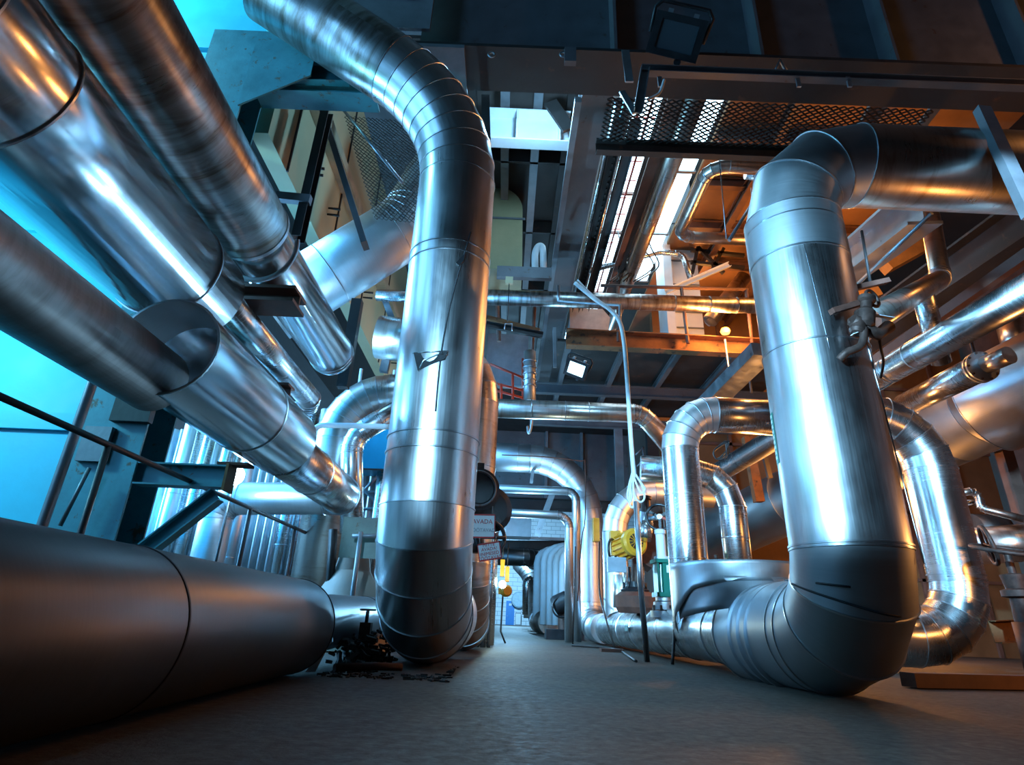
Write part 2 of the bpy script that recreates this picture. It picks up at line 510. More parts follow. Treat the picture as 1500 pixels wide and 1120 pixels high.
# ================================================================== pipes on the left, all along the aisle
pipe('insulated_pipe', 'large steel clad pipe at upper left ending in a loose cut sleeve', [(-3.215, -1.2, 3.355), (-3.215, 5.5, 3.355)], .5, seams=(3.45, 4.05, 6.15), mat=ALU_SLEEK, cat='pipe')
sl = thing('thin_pipe', 'thin silver pipe coming out of the cut sleeve of the large upper pipe', 'pipe', (-3.1, 5.2, 3.5))
pp = [V((-3.1, 5.515, 3.5)), V((-3.1, 9.1, 3.5))]
MB().tube(pp, .165, 32).build('straight_section', ALU, sl)
for k in range(4):
    y = 9.06 + .05 * k
    MB().lathe([(0, .165 + .012), (.035, .165 + .012)], (-3.1 - .02 * k, y, 3.5 - .02 * k), (-.3 * k * .4, 1, -.1 * k), 32).build('end_ring', BAND, sl)
MB().tube(smooth_path([(-3.1, 9.1, 3.5), (-3.2, 9.3, 3.44), (-3.45, 9.4, 3.36), (-4.1, 9.42, 3.3)], 6), .16, 28).build('elbow', ALU, sl)
pipe('insulated_pipe', 'brown stained pipe stepping out into a wide steel sleeve at lower left', [(-2.945, -1.2, 2.2), (-2.945, 4.85, 2.2)], .265, mat=ALU_BROWN, seams=(3.6,))
# wide sleeve with its split lip, then the slimmer end that turns away
ws = pipe('insulated_pipe', 'wide silver sleeve pipe resting on the teal bracket', [(-2.80, 4.62, 2.42), (-2.80, 7.5, 2.42)], .42, mat=ALU_SLEEK, seams=(1.75,), caps=False)
lip = MB(); N_ = 40; rr_ = [lip.ring(V((-2.80, 4.62 + d, 2.42)), V((0, 1, 0)), V((0, 0, 1)), r, N_) for d, r in ((.03, .418), (-.012, .424), (-.014, .405), (.5, .402))]
lip.loft(rr_, N_, [0, .04, .06, .5], .42, True, True); lip.build('sleeve_mouth', GALV, ws)
pipe('insulated_pipe', 'silver pipe end bending left into the white tee pipe below the sleeve', [(-2.76, 7.52, 2.30), (-2.76, 10.8, 2.30), (-4.9, 10.85, 2.22), (-4.9, 10.85, .02)], [.31, .27, .27],
     bend=[.35, .36], gores=[5, 5], mat=[ALU, ALU_WHITE, ALU_WHITE], seams=(1.2,))
pipe('insulated_pipe', 'rust streaked pipe running diagonally overhead, uppermost on the left', [(-2.86, -1.6, 4.23), (-2.86, 5.6, 4.23), (-2.86, 9.1, 4.23)], [.4, .335], bend=.01, mat=[ALU_STAIN, ALU_SLEEK], seams=(3.3, 10.55, 10.63), cat='pipe')
cl = MB().torus((-2.86, 5.85, 4.2), (0, 1, .2), .42, .03, 32, 8, PI * .95, PI * 2.05).build('strap_collar', GALV, None, (-2.86, 5.85, 4.2))
tag(cl, 'galvanised strap collar hanging under the end of the rust streaked pipe', 'collar')
beam('support_beam', 'red brown I-beam arm under the rust streaked pipe', (-4.19, 6.4, 3.785), (-2.5, 6.4, 3.785), I_prof(.2, .42, .04, .03), STEEL_BR)
beam('support_beam', 'short red brown I-beam stub between the thin pipe and the wide sleeve', (-4.2, 8.0, 3.16), (-3.0, 8.0, 3.16), I_prof(.3, .26, .035, .025), STEEL_BR)

# big pipe on the floor at the left
lf = pipe('floor_pipe', 'very large dark matt pipe lying on the floor at lower left', [(-1.85, -1.5, .39), (-1.85, 6.0, .39), (-1.85, 11.5, .5)], [.38, .27], bend=.01, mat=ALU_DARK, seams=(3.35, 4.72, 10.5), bmat=BAND_DARK, band=.006, N=72)
fl = MB()
fl.v += [V((-1.66, 6.02, .03)), V((-1.47, 6.04, .27)), V((-1.49, 6.10, .30)), V((-1.60, 6.10, .03))]
fl.face((0, 1, 2, 3)); o = fl.build('torn_flap', GALV, lf); o.modifiers.new('thickness', 'SOLIDIFY').thickness = .008

# debris between the floor pipe and the main riser
db = MB()
for i in range(220):
    p = V((random.uniform(-1.75, -1.28), random.uniform(7.0, 8.6), 0)); s = random.uniform(.02, .07)
    M_ = Matrix.Translation(p + V((0, 0, random.uniform(.0, .42) * random.random()))) @ Matrix.Rotation(random.uniform(0, 3), 4, V((random.random(), random.random(), random.random())).normalized())
    db.box((-s * random.uniform(.3, 1.5), -s * .4, -s * .3), (s * random.uniform(.3, 1.5), s * .4, s * .3), M_)
for i in range(420):
    p = V((random.uniform(-1.6, -.45), random.uniform(6.0, 7.9), .005)); s = random.uniform(.006, .02)
    if (p.x + .86) ** 2 + max(0, 6.9 - p.y) ** 2 < .12: continue
    M_ = Matrix.Translation(p) @ Matrix.Rotation(random.uniform(0, 3), 4, 'Z')
    db.box((-s * 2, -s * .4, -.004), (s * 2, s * .4, s * .5), M_)
o = db.build('debris', DEBRIS); tag(o, 'dark rubble and scraps on the floor between floor pipe and tall riser', 'debris', None, 'stuff')
vb = thing('drain_valve', 'dark drain valve block half buried in rubble beside the floor pipe', 'valve', (-1.45, 7.6, 0))
MB().box((-1.56, 7.5, 0), (-1.44, 7.62, .42)).build('body', CAST, vb)
MB().tube([(-1.5, 7.56, .42), (-1.5, 7.56, .55)], .02).build('stem', CAST, vb)
MB().torus((-1.5, 7.56, .55), (0, 0, 1), .08, .012, 20, 6).build('handwheel', CAST, vb)
rod('floor_tube', 'thin brown tube lying on the floor beside the rubble', [(-1.5, 6.35, .05), (-1.2, 6.6, .06), (-.95, 6.75, .05)], .035, RUSTD, 'tube')

# ================================================================== main riser on the left (vertical, double elbow)
RX, RY = -.86, 6.9
top = at(668, 170, Y=RY); top.x = RX
mr = pipe('riser_pipe', 'huge silver vertical riser pipe in the middle with torn seams and ringed bottom elbow', [at(392, -18, D=9.1), V((RX, RY, top.z)), V((RX, RY, .53)), V((RX, 9.4, .53))], [.515, .515, .515],
          bend=[2.1, 1.05], gores=[8, 5], mat=[ALU_STAIN, ALU_RISER, ALU_RISER], emat=ALU_RISER, seams=(), N=72)
for zz in (4.74, 4.60, 2.33, 2.15):
    mb = MB(); rs = [mb.ring(V((RX, RY, zz + d)), V((0, 0, 1)), V((0, 1, 0)), .515 + h, 72) for d, h in ((-.012, -.003), (-.009, .012), (.009, .012), (.012, -.003))]
    mb.loft(rs, 72, [0, .01, .02, .03], .5, True, True); mb.build('joint_band', BAND, mr)


def on_riser(px, py, lift=.0):
    d = MC @ V((px - PX, py - PY, F)); o_ = V((0, 0, H))
    a = d.x ** 2 + d.y ** 2; bb = 2 * (d.x * -RX + d.y * -RY); cc = RX ** 2 + RY ** 2 - (.515 + lift) ** 2
    t = (-bb - math.sqrt(max(0, bb * bb - 4 * a * cc))) / (2 * a)
    return o_ + d * t


sp = [on_riser(690 - 52 * (k / 12) - 10 * math.sin(k / 12 * PI), 340 + 262 * k / 12, .004) for k in range(13)]
MB().tube(sp, .009, 6).build('lap_seam', BAND_DARK, mr)
for tri, base in ((((606, 517), (656, 514), (652, 526), (612, 543)), .03), (((668, 386), (682, 371), (680, 382), (673, 390)), .05)):
    mb = MB(); vs = [on_riser(x, y, .006) for x, y in tri]; mb.v += vs; mb.v += [v + V((0, -.02, 0)) for v in vs]
    mb.face((0, 1, 2, 3)); mb.face((4, 5, 6, 7)); mb.face((0, 1, 5, 4)); mb.face((1, 2, 6, 5)); mb.face((2, 3, 7, 6)); mb.face((3, 0, 4, 7))
    mb.build('torn_opening', BLACK, mr)
for pts_ in (((604, 517), (630, 515), (657, 514)), ((613, 543), (620, 528), (640, 519), (656, 519))):
    MB().tube([on_riser(x, y, .012) for x, y in pts_], .008, 6).build('torn_edge', BAND, mr)

# risers lined up behind it
pipe('riser_pipe', 'copper lit riser bending away right behind the huge middle riser', [(-.64, 12.4, .44), (-.64, 10.9, .44), (-.64, 10.9, 5.2), (-2.6, 10.9, 5.4)], .42, bend=[.9, 1.2], gores=[5, 6], mat=[ALU, ALU_WARM, ALU_WARM], emat=ALU_WARM, seams=(2.6, 3.6))
pipe('riser_pipe', 'slim silver riser standing behind the hanging warning signs', [(-.50, 14.2, .02), (-.50, 14.2, 3.2)], .36, mat=ALU, seams=(1.9, 2.25))
for k, (x, r) in enumerate(((704, .07), (712, .09), (720, .06))):
    p = at(x, 850, Y=13.2)
    rod('vertical_tube', 'slim silver tube, %s of three beside the silver riser under the signs' % ('first', 'second', 'third')[k], [(p.x, 13.2, .01), (p.x, 13.2, 2.35)], r * .6, ALU, 'tube', 'slim tubes under the signs', 16)

# lobster-back elbow and pale pipe to the left of the riser
pipe('riser_pipe', 'silver riser with lobster-back elbow between the left pipes and the huge riser', [(-3.4, 12, .02), (-3.4, 12, 4.55), (-.4, 12, 4.7)], .43, bend=[1.0], gores=7, mat=ALU_WARM, seams=(2.4, 3.0))
pipe('riser_pipe', 'narrow silver riser close beside the lobster-back riser', [at(515, 780, Y=11.2) * 1, at(515, 640, Y=11.2), at(600, 590, Y=11.2)], .2, bend=.5, gores=5, mat=ALU)
rod('conduit', 'thin white conduit bent over in front of the lobster-back riser', smooth_path([at(452, 660, Y=10.5), at(456, 636, Y=10.5), at(468, 624, Y=10.5), at(500, 623, Y=10.5), at(570, 625, Y=10.5)]), .05, WHITE, 'conduit')
pipe('crossing_pipe', 'bright pale pipe rising behind the huge riser towards its top bend', [at(395, 455, Y=10.3), at(598, 330, Y=10.3), at(668, 215, Y=10.6)], .63, bend=1.1, gores=4, mat=ALU_WHITE, seams=(1.3,))
# ================================================================== left background
ordn = ['first', 'second', 'third', 'fourth', 'fifth', 'sixth', 'seventh', 'eighth', 'ninth', 'tenth', 'eleventh', 'twelfth', 'thirteenth', 'fourteenth']
tx = [(222, .14, 13.0), (238, .14, 13.35), (255, .15, 13.0), (272, .14, 13.35), (290, .16, 13.0), (307, .14, 13.35), (326, .16, 13.0), (402, .15, 13.2), (420, .14, 13.55), (438, .15, 13.2), (455, .12, 13.6), (541, .13, 13.9)]
for i, (x, r, y) in enumerate(tx):
    p = at(x, 850, Y=y)
    pipe('vertical_pipe', 'bright silver vertical pipe, %s from the teal column in the bank behind the railing' % ordn[i], [(p.x, y, .02), (p.x, y, 4.6)], r * .92, mat=ALU if i % 3 else ALU_WHITE, N=28, seams=(.8 + .3 * (i % 4), 2.6), group='vertical pipes in the bank behind the railing')
cor = MB(); x0, x1 = -8.2, -2.2; n_ = 160
for z in (0, 4.4):
    for i in range(n_ + 1):
        x = x0 + (x1 - x0) * i / n_; cor.v.append(V((x, 14.6 + .07 * math.sin(i * PI / 2.5), z)))
for i in range(n_): cor.face((i, i + 1, n_ + 2 + i, n_ + 1 + i), None, True)
o = cor.build('corrugated_screen', ALU_WHITE); o.modifiers.new('thickness', 'SOLIDIFY').thickness = .01
tag(o, 'corrugated silver metal screen standing behind the bank of vertical pipes', 'screen')

pan = thing('stained_screen', 'rust stained grey green steel panel beside the huge middle riser', 'panel', at(532, 815, Y=9.6))
pc = at(532, 788, Y=9.6); 
MB().box((pc.x - .33, 9.6, pc.z - .28), (pc.x + .33, 9.63, pc.z + .30)).build('plate', paint('grey_green_panel', (.20, .22, .19), .6, 0, .3, 3, (.16, .09, .05), .4), pan)
a_ = at(528, 785, Y=9.4); MB().tube([(a_.x, 9.4, 0), (a_.x, 9.4, a_.z + .06)], .035, 12).build('post', STEEL_LT, pan)
MB().tube([(a_.x - .12, 9.42, a_.z), (a_.x + .3, 9.42, a_.z + .02)], .03, 10).build('cross_bar', STEEL_LT, pan)
rod('steel_post', 'dark square post in front of the beige cone beside the panel', [at(488, 775, Y=10.2), at(483, 872, Y=10.2)], .07, STEEL_DK, 'post', None, 4)
hp = at(524, 850, Y=10.4)
o = MB().lathe([(0, .80), (.45, .68), (1.1, .28), (1.3, .24)], (hp.x - .1, 10.4, .02), (0, 0, 1), 40).build('hopper_cone', paint('beige_cone', (.42, .34, .28), .6, 0, .15, 2), None, (hp.x - .1, 10.4, 0))
tag(o, 'beige steel cone on the floor behind the steel panel', 'cone')
bx = thing('duct_box', 'pale cyan steel box duct hanging beside the huge middle riser', 'duct', at(540, 655, Y=13.0))
a_, b_2 = at(524, 627, Y=13.6), at(566, 687, Y=13.6)
MB().box((a_.x, 13.6, b_2.z), (b_2.x, 14.4, a_.z)).build('box', CYAN, bx)
MB().box((a_.x - .02, 13.57, b_2.z - .03), (b_2.x + .02, 13.6, b_2.z)).build('bottom_rim', RUSTD, bx)
lad = thing('scaffold_frame', 'pale lattice frame with diagonal brace behind the lobster-back riser', 'frame', at(520, 760, Y=14.2))
q0, q1, q2, q3 = at(507, 745, Y=14.2), at(560, 745, Y=14.2), at(507, 690, Y=14.2), at(560, 690, Y=14.2)
for a, bb in ((q0, q1), (q2, q3), (q0, q3), (at(507, 720, Y=14.2), at(560, 720, Y=14.2)), (q2, q1)): MB().tube([a, bb], .035, 8).build('bar', WHITE, lad)
for a, bb in ((q0, q2), (q1, q3)): MB().tube([V((a.x, a.y, 0)), V((bb.x, bb.y, 6))], .04, 8).build('post', WHITE, lad)

# cream casing high on the left with pairs of pegs
cc = thing('boiler_casing', 'cream painted panelled casing high up on the left behind the pipes', 'casing', (-4.9, 9, 7.4))
MB().box((-4.35, 7.7, 7.45), (-4.05, 26, 12.2)).build('casing_body', CREAM, cc)
for k in range(6): MB().box((-4.06, 8.6 + 2.9 * k, 7.45), (-4.02, 8.64 + 2.9 * k, 12.2)).build('panel_joint', BAND_DARK, cc)
MB().box((-4.05, 7.7, 9.2), (-3.75, 26, 9.42)).build('ledge', paint('orange_cream_edge', (.55, .40, .26), .5), cc)
for y in (9.6, 10.9, 12.6, 14.6, 16.8, 19.2):
    for dz in (0, .16):
        MB().tube([(-4.05, y, 8.2 + dz), (-3.80, y + .03, 8.2 + dz)], [.022, .03], 8).build('peg', BLACK, cc)
beam('sloping_strut', 'light grey sloping steel strut left of the expanded metal screen', at(466, 142, Y=8.6), at(535, 360, Y=8.6), R_prof(.26, .1), STEEL_LT, 'strut')
beam('sloping_strut', 'dark steel strut leaning across the cream casing below the head beam', at(474, 160, Y=8.2), at(430, 350, Y=8.2), U_prof(.24, .14, .02), STEEL_DK, 'strut')
rod('tie_rod', 'thin tie rod across the expanded metal screen', [at(486, 140, Y=8.3), at(590, 268, Y=8.3)], .025, ZINC, 'rod')
beam('support_bar', 'short pale bar bolted across the dark leaning strut', at(405, 288, Y=8.1), at(455, 293, Y=8.1), R_prof(.12, .14), STEEL_LT, 'bar')
beam('sloping_strut', 'dark brown strut hanging down beside the end of the upper left pipe', at(524, 440, Y=10.0), at(502, 568, Y=10.0), R_prof(.18, .18), STEEL_DK, 'strut')
for i, (a, bb, w, mt, lb) in enumerate((((560, 430), (592, 512), .22, STEEL_LT, 'grey sloping strut between the pale pipe and the huge riser'), ((578, 470), (562, 545), .16, STEEL_LT, 'short grey strut standing under the grey sloping strut'))):
    beam('sloping_strut', lb, at(*a, Y=11.4), at(*bb, Y=11.4), R_prof(w, .12), mt, 'strut')
rod('crossing_tube', 'short silver tube behind the left edge of the huge riser', [at(552, 432, Y=11.0), at(640, 436, Y=11.0)], .12, ALU, 'tube', None, 24)


def lattice(name, label, O, U, W, nu, nw, r, mat):
    """Expanded metal: zigzag strands over the parallelogram O + U + W, nu by nw diamonds."""
    O, U, W = V(O), V(U), V(W); mb = MB(); nrm = U.cross(W).normalized(); du = U / nu; dw = W / nw
    for j in range(nw + 1):
        for s in (-1, 1):
            for i in range(nu):
                a = O + du * i + dw * (j + (.46 * s if i % 2 else 0)); b_ = O + du * (i + 1) + dw * (j + (0 if i % 2 else .46 * s))
                t = (b_ - a).normalized().cross(nrm) * r
                k = len(mb.v); mb.v += [a - t - nrm * r, a + t + nrm * r, b_ + t + nrm * r, b_ - t - nrm * r]
                mb.face((k, k + 1, k + 2, k + 3))
    o = mb.build(name, mat, None, O); o.modifiers.new('thickness', 'SOLIDIFY').thickness = .006
    return tag(o, label, 'grating')


lattice('expanded_metal_grating', 'dark expanded metal walkway grating below the plate girder', (1.45, 7.95, 8.72), (5.6, .0, 0), (0, .95, 0), 76, 9, .010, STEEL_DK)
lattice('expanded_metal_grating', 'dark expanded metal screen left of the huge riser top bend', at(505, 172, Y=9.4), at(600, 180, Y=9.4) - at(505, 172, Y=9.4), at(548, 318, Y=9.4) - at(505, 172, Y=9.4), 30, 24, .010, STEEL_DK)

# ================================================================== plate girder overhead
gd = thing('plate_girder', 'dark steel plate girder crossing overhead with slanting web stiffeners', 'girder', (0, 7.4, 8.7))
MB().box((-1.75, 6.95, 8.70), (12, 7.85, 8.76)).build('bottom_flange', STEEL_DK, gd)
MB().box((-1.75, 7.36, 8.76), (12, 7.42, 12.2)).build('web', STEEL, gd)
MB().box((-2.8, 6.95, 12.2), (12, 7.85, 12.26)).build('top_flange', STEEL_DK, gd)
for x in (1.42, 3.75, 5.9, 8.2): MB().box((x, 7.0, 8.76), (x + .05, 7.36, 12.2)).build('stiffener', STEEL, gd)
MB().box((-3.0, 6.9, 8.98), (-1.52, 6.96, 12.2)).build('side_plate', STEEL_LT, gd)
MB().box((-1.75, 6.93, 8.62), (-.95, 7.9, 8.69)).build('bearing_plate', STEEL_LT, gd)
MB().box((-2.7, 6.87, 9.62), (-1.85, 6.9, 9.78)).build('name_bar', ZINC, gd)
MB().box((.62, 6.9, 8.40), (.8, 7.0, 8.70)).build('clip_plate', STEEL, gd)
for x, y in ((.60, 6.94), (-.52, 7.0)): MB().torus((x, y, 8.58), (0, 1, 0), .05, .016, 16, 6).build('eye_ring', ZINC, gd)
# strut channel with bracket under the girder
ch = thing('strut_channel', 'slotted zinc strut channel fixed along the underside of the girder', 'channel', (2.0, 6.9, 8.6))
a_, b_2 = at(938, 108, Y=6.85), at(1510, 136, Y=6.85)
b_2.z = a_.z
MB().extrude(U_prof(.13, .13, .015), a_, b_2).build('channel', STEEL, ch)
for k in range(22):
    p = a_ + (b_2 - a_) * ((k + .7) / 23)
    MB().box((p.x, p.y - .022, p.z - .015), (p.x + .09, p.y - .008, p.z + .015)).build('slot', BLACK, ch)
for px in (1168, 1242, 966):
    p = at(px, 122, Y=6.8); MB().box((p.x - .03, 6.76, p.z - .1), (p.x + .03, 6.79, p.z + .1)).build('clamp', ZINC, ch)
vb_ = thing('v_bracket', 'small bright folded bracket standing on the strut channel', 'bracket', at(1140, 106, Y=6.85))
MB().tube([at(1135, 106, Y=6.85), at(1142, 88, Y=6.85), at(1153, 106, Y=6.85)], .028, 6).build('bent_strip', ZINC, vb_)
hb2 = thing('hanger_bracket', 'bright zinc hanger bracket hanging from the end of the strut channel', 'bracket', at(940, 100, Y=6.75))
MB().extrude(U_prof(.13, .1), at(944, 104, Y=6.75), at(934, 166, Y=6.75), (1, 0, 0)).build('post_channel', ZINC, hb2)
MB().extrude(R_prof(.09, .03), at(911, 134, Y=6.8), at(930, 166, Y=6.75), (0, 1, 0)).build('brace_strip', ZINC, hb2)
MB().extrude(R_prof(.12, .03), at(916, 74, Y=6.85), at(922, 120, Y=6.8), (0, 1, 0)).build('upper_strip', ZINC, hb2)
MB().tube(smooth_path([at(973, 117, Y=6.7), at(966, 136, Y=6.7), at(948, 146, Y=6.7)]), .022, 8).build('cable_stub', CABLE, hb2)


def floodlight(name, label, c, R, sc_, lens, cov=True):
    """A floodlight facing R's -Y."""
    M_ = Matrix.Translation(c) @ R.to_4x4() @ Matrix.Scale(sc_, 4)
    t = thing(name, label, 'lamp', c)
    def B(lo, hi): return MB().box(lo, hi, M_)
    mb = MB()
    for i in range(9): mb.box((-.4 + .1 * i - .015, .02, -.3), (-.4 + .1 * i + .015, .2, .3), M_)
    mb.box((-.42, -.02, -.32), (.42, .12, .32), M_)
    mb.build('housing', BLACK, t)
    fr = MB(); fr.box((-.5, -.1, -.38), (-.36, -.02, .38), M_); fr.box((.36, -.1, -.38), (.5, -.02, .38), M_); fr.box((-.36, -.1, .26), (.36, -.02, .38), M_); fr.box((-.36, -.1, -.38), (.36, -.02, -.26), M_)
    bz = fr.build('bezel_frame', BLACK, t)
    B((-.36, -.07, -.26), (.36, -.03, .26)).build('lens', lens, bz)
    yk = MB(); yk.tube([M_ @ V(p) for p in ((-.52, .05, 0), (-.56, .05, .45), (-.45, .05, .58), (.45, .05, .58), (.56, .05, .45), (.52, .05, 0))], .04 * sc_, 8)
    yk.build('yoke', BLACK, t)
    for x in (-.25, .25): B((x - .05, -.06, .36), (x + .05, .1, .46)).build('latch', ZINC, t)
    MB().tube([M_ @ V((.15, .05, -.42)), M_ @ V((.15, -.05, -.42))], .07 * sc_, 12).build('cable_gland', BLACK, t)
    return t


floodlight('floodlight', 'black floodlight with wire yoke mounted on the plate girder', at(991, 55, Y=6.6), Matrix.Rotation(.28, 3, 'Y') @ Matrix.Rotation(.75, 3, 'X'), .78, LENS)
pan_lens = glow('lit_floodlight_lens', (.55, .85, 1), 2.2)
f2 = at(845, 540, Y=12.2)
floodlight('floodlight', 'small floodlight with lit lens hanging under the long roof beam', f2, Matrix.Rotation(-.5, 3, 'Z') @ Matrix.Rotation(.5, 3, 'X') @ Matrix.Rotation(.5, 3, 'Y'), .5, pan_lens)
beam('lamp_hanger', 'slim grey hanger bar above the small lit floodlight', at(812, 480, Y=12.2), at(813, 538, Y=12.2), R_prof(.07, .07), STEEL_LT, 'bar')
rod('edge_rod', 'zinc rail spanning under the long roof beam', [at(818, 418, Y=13.2), at(818, 441, Y=13.2), at(908, 447, Y=13.2), at(908, 470, Y=13.2)], .04, ZINC, 'rail')

# ================================================================== roof, seen from below
rd = thing('roof_deck', 'brown ribbed roof deck between the huge riser and the long roof beam', 'roof', (0, 9, 11.4))
MB().box((-2.6, 9.2, 11.5), (1.6, 27, 11.6)).build('deck_plate', DECK, rd)
for x in (-1.9, -1.15, -.4, .35, 1.1): MB().extrude(I_prof(.4, .2, .03, .03), (x, 9.2, 11.3), (x, 27, 11.3)).build('purlin', STEEL_LT if x in (-.4, .35) else STEEL_DK, rd)
for y in (12.4, 15.5, 19): MB().box((-2.6, y, 11.1), (1.6, y + .08, 11.5)).build('cross_rib', STEEL_DK, rd)
wb = thing('white_girder', 'short white painted girder crossing below the roof deck', 'girder', (0, 10.6, 10.2))
A_, B_ = at(712, 193, Y=10.6), at(834, 193, Y=10.6)
MB().extrude(U_prof(.86, .3, .03), (A_.x, 10.6, A_.z), (B_.x, 10.6, A_.z - .02)).build('channel', WHITE, wb)
for k in (.36, .86): p = A_ + (B_ - A_) * k; MB().box((p.x, 10.3, A_.z - .4), (p.x + .04, 10.58, A_.z + .4)).build('stiffener', WHITE, wb)
cb_ = thing('cantilever_plate', 'dark sloping bracket plate at the right end of the white girder', 'bracket', at(820, 165, Y=10.2))
MB().extrude(R_prof(.3, .08), at(806, 150, Y=10.2), at(834, 190, Y=10.2), (0, 1, 0)).build('plate', STEEL_DK, cb_)
beam('hanger_bar', 'slim grey hanger bar dropping from the girder beside the white girder', at(711, 140, Y=7.95), at(714, 270, Y=7.95), R_prof(.14, .05), STEEL, 'bar', (0, 1, 0))
beam('roof_beam', 'long dark I-beam running away overhead beside the cable trays', (1.32, 8.0, 9.3), (1.32, 25.0, 9.3), I_prof(.55, .55, .05, .03), STEEL)
beam('roof_channel', 'light grey channel along the left side of the long roof beam', (.98, 8.2, 8.95), (.98, 24.0, 8.95), R_prof(.12, .12), STEEL_LT)
for i, (x, z, mt, lb) in enumerate(((1.85, 9.2, STEEL_DK, 'dark perforated cable tray next to the long roof beam'), (2.15, 9.25, STEEL, 'grey cable tray, outer one beside the long roof beam'))):
    t = thing('cable_tray', lb, 'cable tray', (x, 8.9, z))
    MB().extrude(U_prof(.2, .16, .012), (x, 8.9, z), (x, 16.6, z), (1, 0, 0)).build('tray', mt, t)
    if i == 0:
        for k in range(37): MB().box((x + .02, 9 + .2 * k, z - .125), (x + .05, 9.09 + .2 * k, z - .1)).build('slot', BLACK, t)
cut = at(780, 330, Y=14.0)
cd = thing('curved_duct', 'cream rounded duct hanging behind the huge riser', 'duct', at(740, 330, Y=14))
a_, b_2, c_ = at(690, 272, Y=14), at(765, 320, Y=14), at(765, 395, Y=14)
mb = MB(); prof = [(a_.x, a_.z)] + [(b_2.x - (b_2.x - a_.x - .35) * 0 - .75 + .75 * math.sin(t * PI / 16), a_.z - .75 + .75 * math.cos(t * PI / 16)) for t in range(0, 9)] + [(c_.x, c_.z), (a_.x, c_.z)]
k = len(mb.v)
for y in (14, 15.2):
    for x, z in prof: mb.v.append(V((x, y, z)))
m_ = len(prof)
for i in range(m_): mb.face((i, (i + 1) % m_, m_ + (i + 1) % m_, m_ + i))
mb.face(range(m_)); mb.face(range(m_, 2 * m_)); mb.build('duct_body', paint('yellow_cream_duct', (.46, .40, .22), .5, 0, .12, 2), cd)
MB().box((a_.x, 13.96, b_2.z - .05), (c_.x + .03, 14, b_2.z + .0)).build('joint_rib', STEEL_LT, cd)
u_ = at(792, 366, Y=13.6)
rod('vent_pipe', 'white bent vent pipe under the roof deck', smooth_path([at(784, 396, Y=13.6), at(784, 372, Y=13.6), at(789, 361, Y=13.6), at(795, 365, Y=13.6), at(796, 396, Y=13.6)]), .09, WHITE, 'pipe', None, 16)
beam('cross_member', 'grey angle crossing between riser and roof beam above the transverse pipe', at(728, 399, Y=13.2), at(808, 402, Y=13.2), R_prof(.16, .3), STEEL)
beam('cross_member', 'rusty plank shaped beam sloping behind the huge riser', at(712, 466, Y=14.6), at(790, 486, Y=14.6), R_prof(.2, .12), RUST)
beam('cross_member', 'dark channel beam under the rusty plank beam', at(712, 476, Y=14.4), at(795, 492, Y=14.4), U_prof(.16, .1), STEEL_DK)
jb = thing('junction_box', 'small cream junction box with hanging wire above the transverse pipe', 'box', at(746, 411, Y=13.0))
p = at(746, 411, Y=13.0); MB().box((p.x - .09, 12.95, p.z - .09), (p.x + .09, 13.05, p.z + .09)).build('box', CREAM, jb)
MB().tube([(p.x, 13.0, p.z - .09), (p.x, 13.0, at(746, 470, Y=13).z)], .012, 6).build('wire', BLACK, jb)
MB().tube([at(739, 482, Y=13), at(740, 474, Y=13), at(750, 474, Y=13), at(750, 484, Y=13)], .014, 6).build('hook', ZINC, jb)
for i, (a, bb, w, lb) in enumerate((((725, 380), (731, 500), .06, 'red brown upright behind the huge riser, above the rusty plank beam'), ((783, 450), (779, 520), .05, 'thin red upright left of the long roof beam'))):
    rod('railing_upright', lb, [at(*a, Y=15.6), at(*bb, Y=15.6)], w, STEEL_BR, 'post')
st = thing('stair_railing', 'red stair railing descending behind the huge riser above the transverse pipe', 'railing', at(740, 575, Y=15))
for a, bb in (((708, 557), (768, 572)), ((708, 567), (768, 583)), ((734, 562), (734, 588)), ((751, 549), (751, 588)), ((766, 525), (766, 588)), ((718, 533), (766, 553))): MB().tube([at(*a, Y=15.5), at(*bb, Y=15.5)], .035, 8).build('bar', RED, st)
sp_ = thing('spring_hanger', 'grey spring hanger column behind the huge riser', 'hanger', at(776, 560, Y=15))
MB().tube([at(776, 515, Y=15), at(776, 588, Y=15)], .16, 16).build('spring_can', GALV, sp_)
for k in range(5): q = at(776, 530 + 9 * k, Y=15); MB().torus(q, (0, 0, 1), .17, .022, 20, 6).build('coil', ZINC, sp_)
pnl = thing('wall_panel', 'pale grey panel patch behind the red stair railing', 'panel', at(745, 520, Y=18))
a_, b_2 = at(715, 488, Y=18), at(772, 565, Y=18); MB().box((a_.x, 18, b_2.z), (b_2.x, 18.1, a_.z)).build('sheet', paint('pale_panel', (.20, .22, .25), .6), pnl)

# clerestory windows and pipes under the roof
ang0, ang1 = math.radians(78.8), math.radians(73.0)
X0, Z0 = 10.6 / math.tan(ang0), H + 10.6
win = MB()
SKY = glow('daylight_pane', (.5, .8, 1), 8)
for k in range(9):
    y0 = 10.2 + k * 1.9
    w = thing('window_%d' % (k + 1), 'slanting skylight pane', 'window', (2.4, y0, 11.4)); w['kind'] = 'structure'
    mb = MB(); mb.v += [V((2.22, y0, 11.5)), V((3.25, y0, 11.5)), V((3.25, y0 + 1.82, 11.5)), V((2.22, y0 + 1.82, 11.5))]; mb.v += [p + V((0, 0, .03)) for p in mb.v[-4:]]
    for q in ((0, 1, 2, 3), (7, 6, 5, 4), (0, 4, 5, 1), (1, 5, 6, 2), (2, 6, 7, 3), (3, 7, 4, 0)): mb.face(q)
    mb.build('pane', SKY, w)
    MB().box((2.2, y0 + 1.82, 11.42), (3.28, y0 + 1.9, 11.52)).build('glazing_bar', STEEL_BR, w)
rlad = thing('red_ladder', 'red painted ladder rail running below the skylight', 'ladder', (2.6, 10, 11))
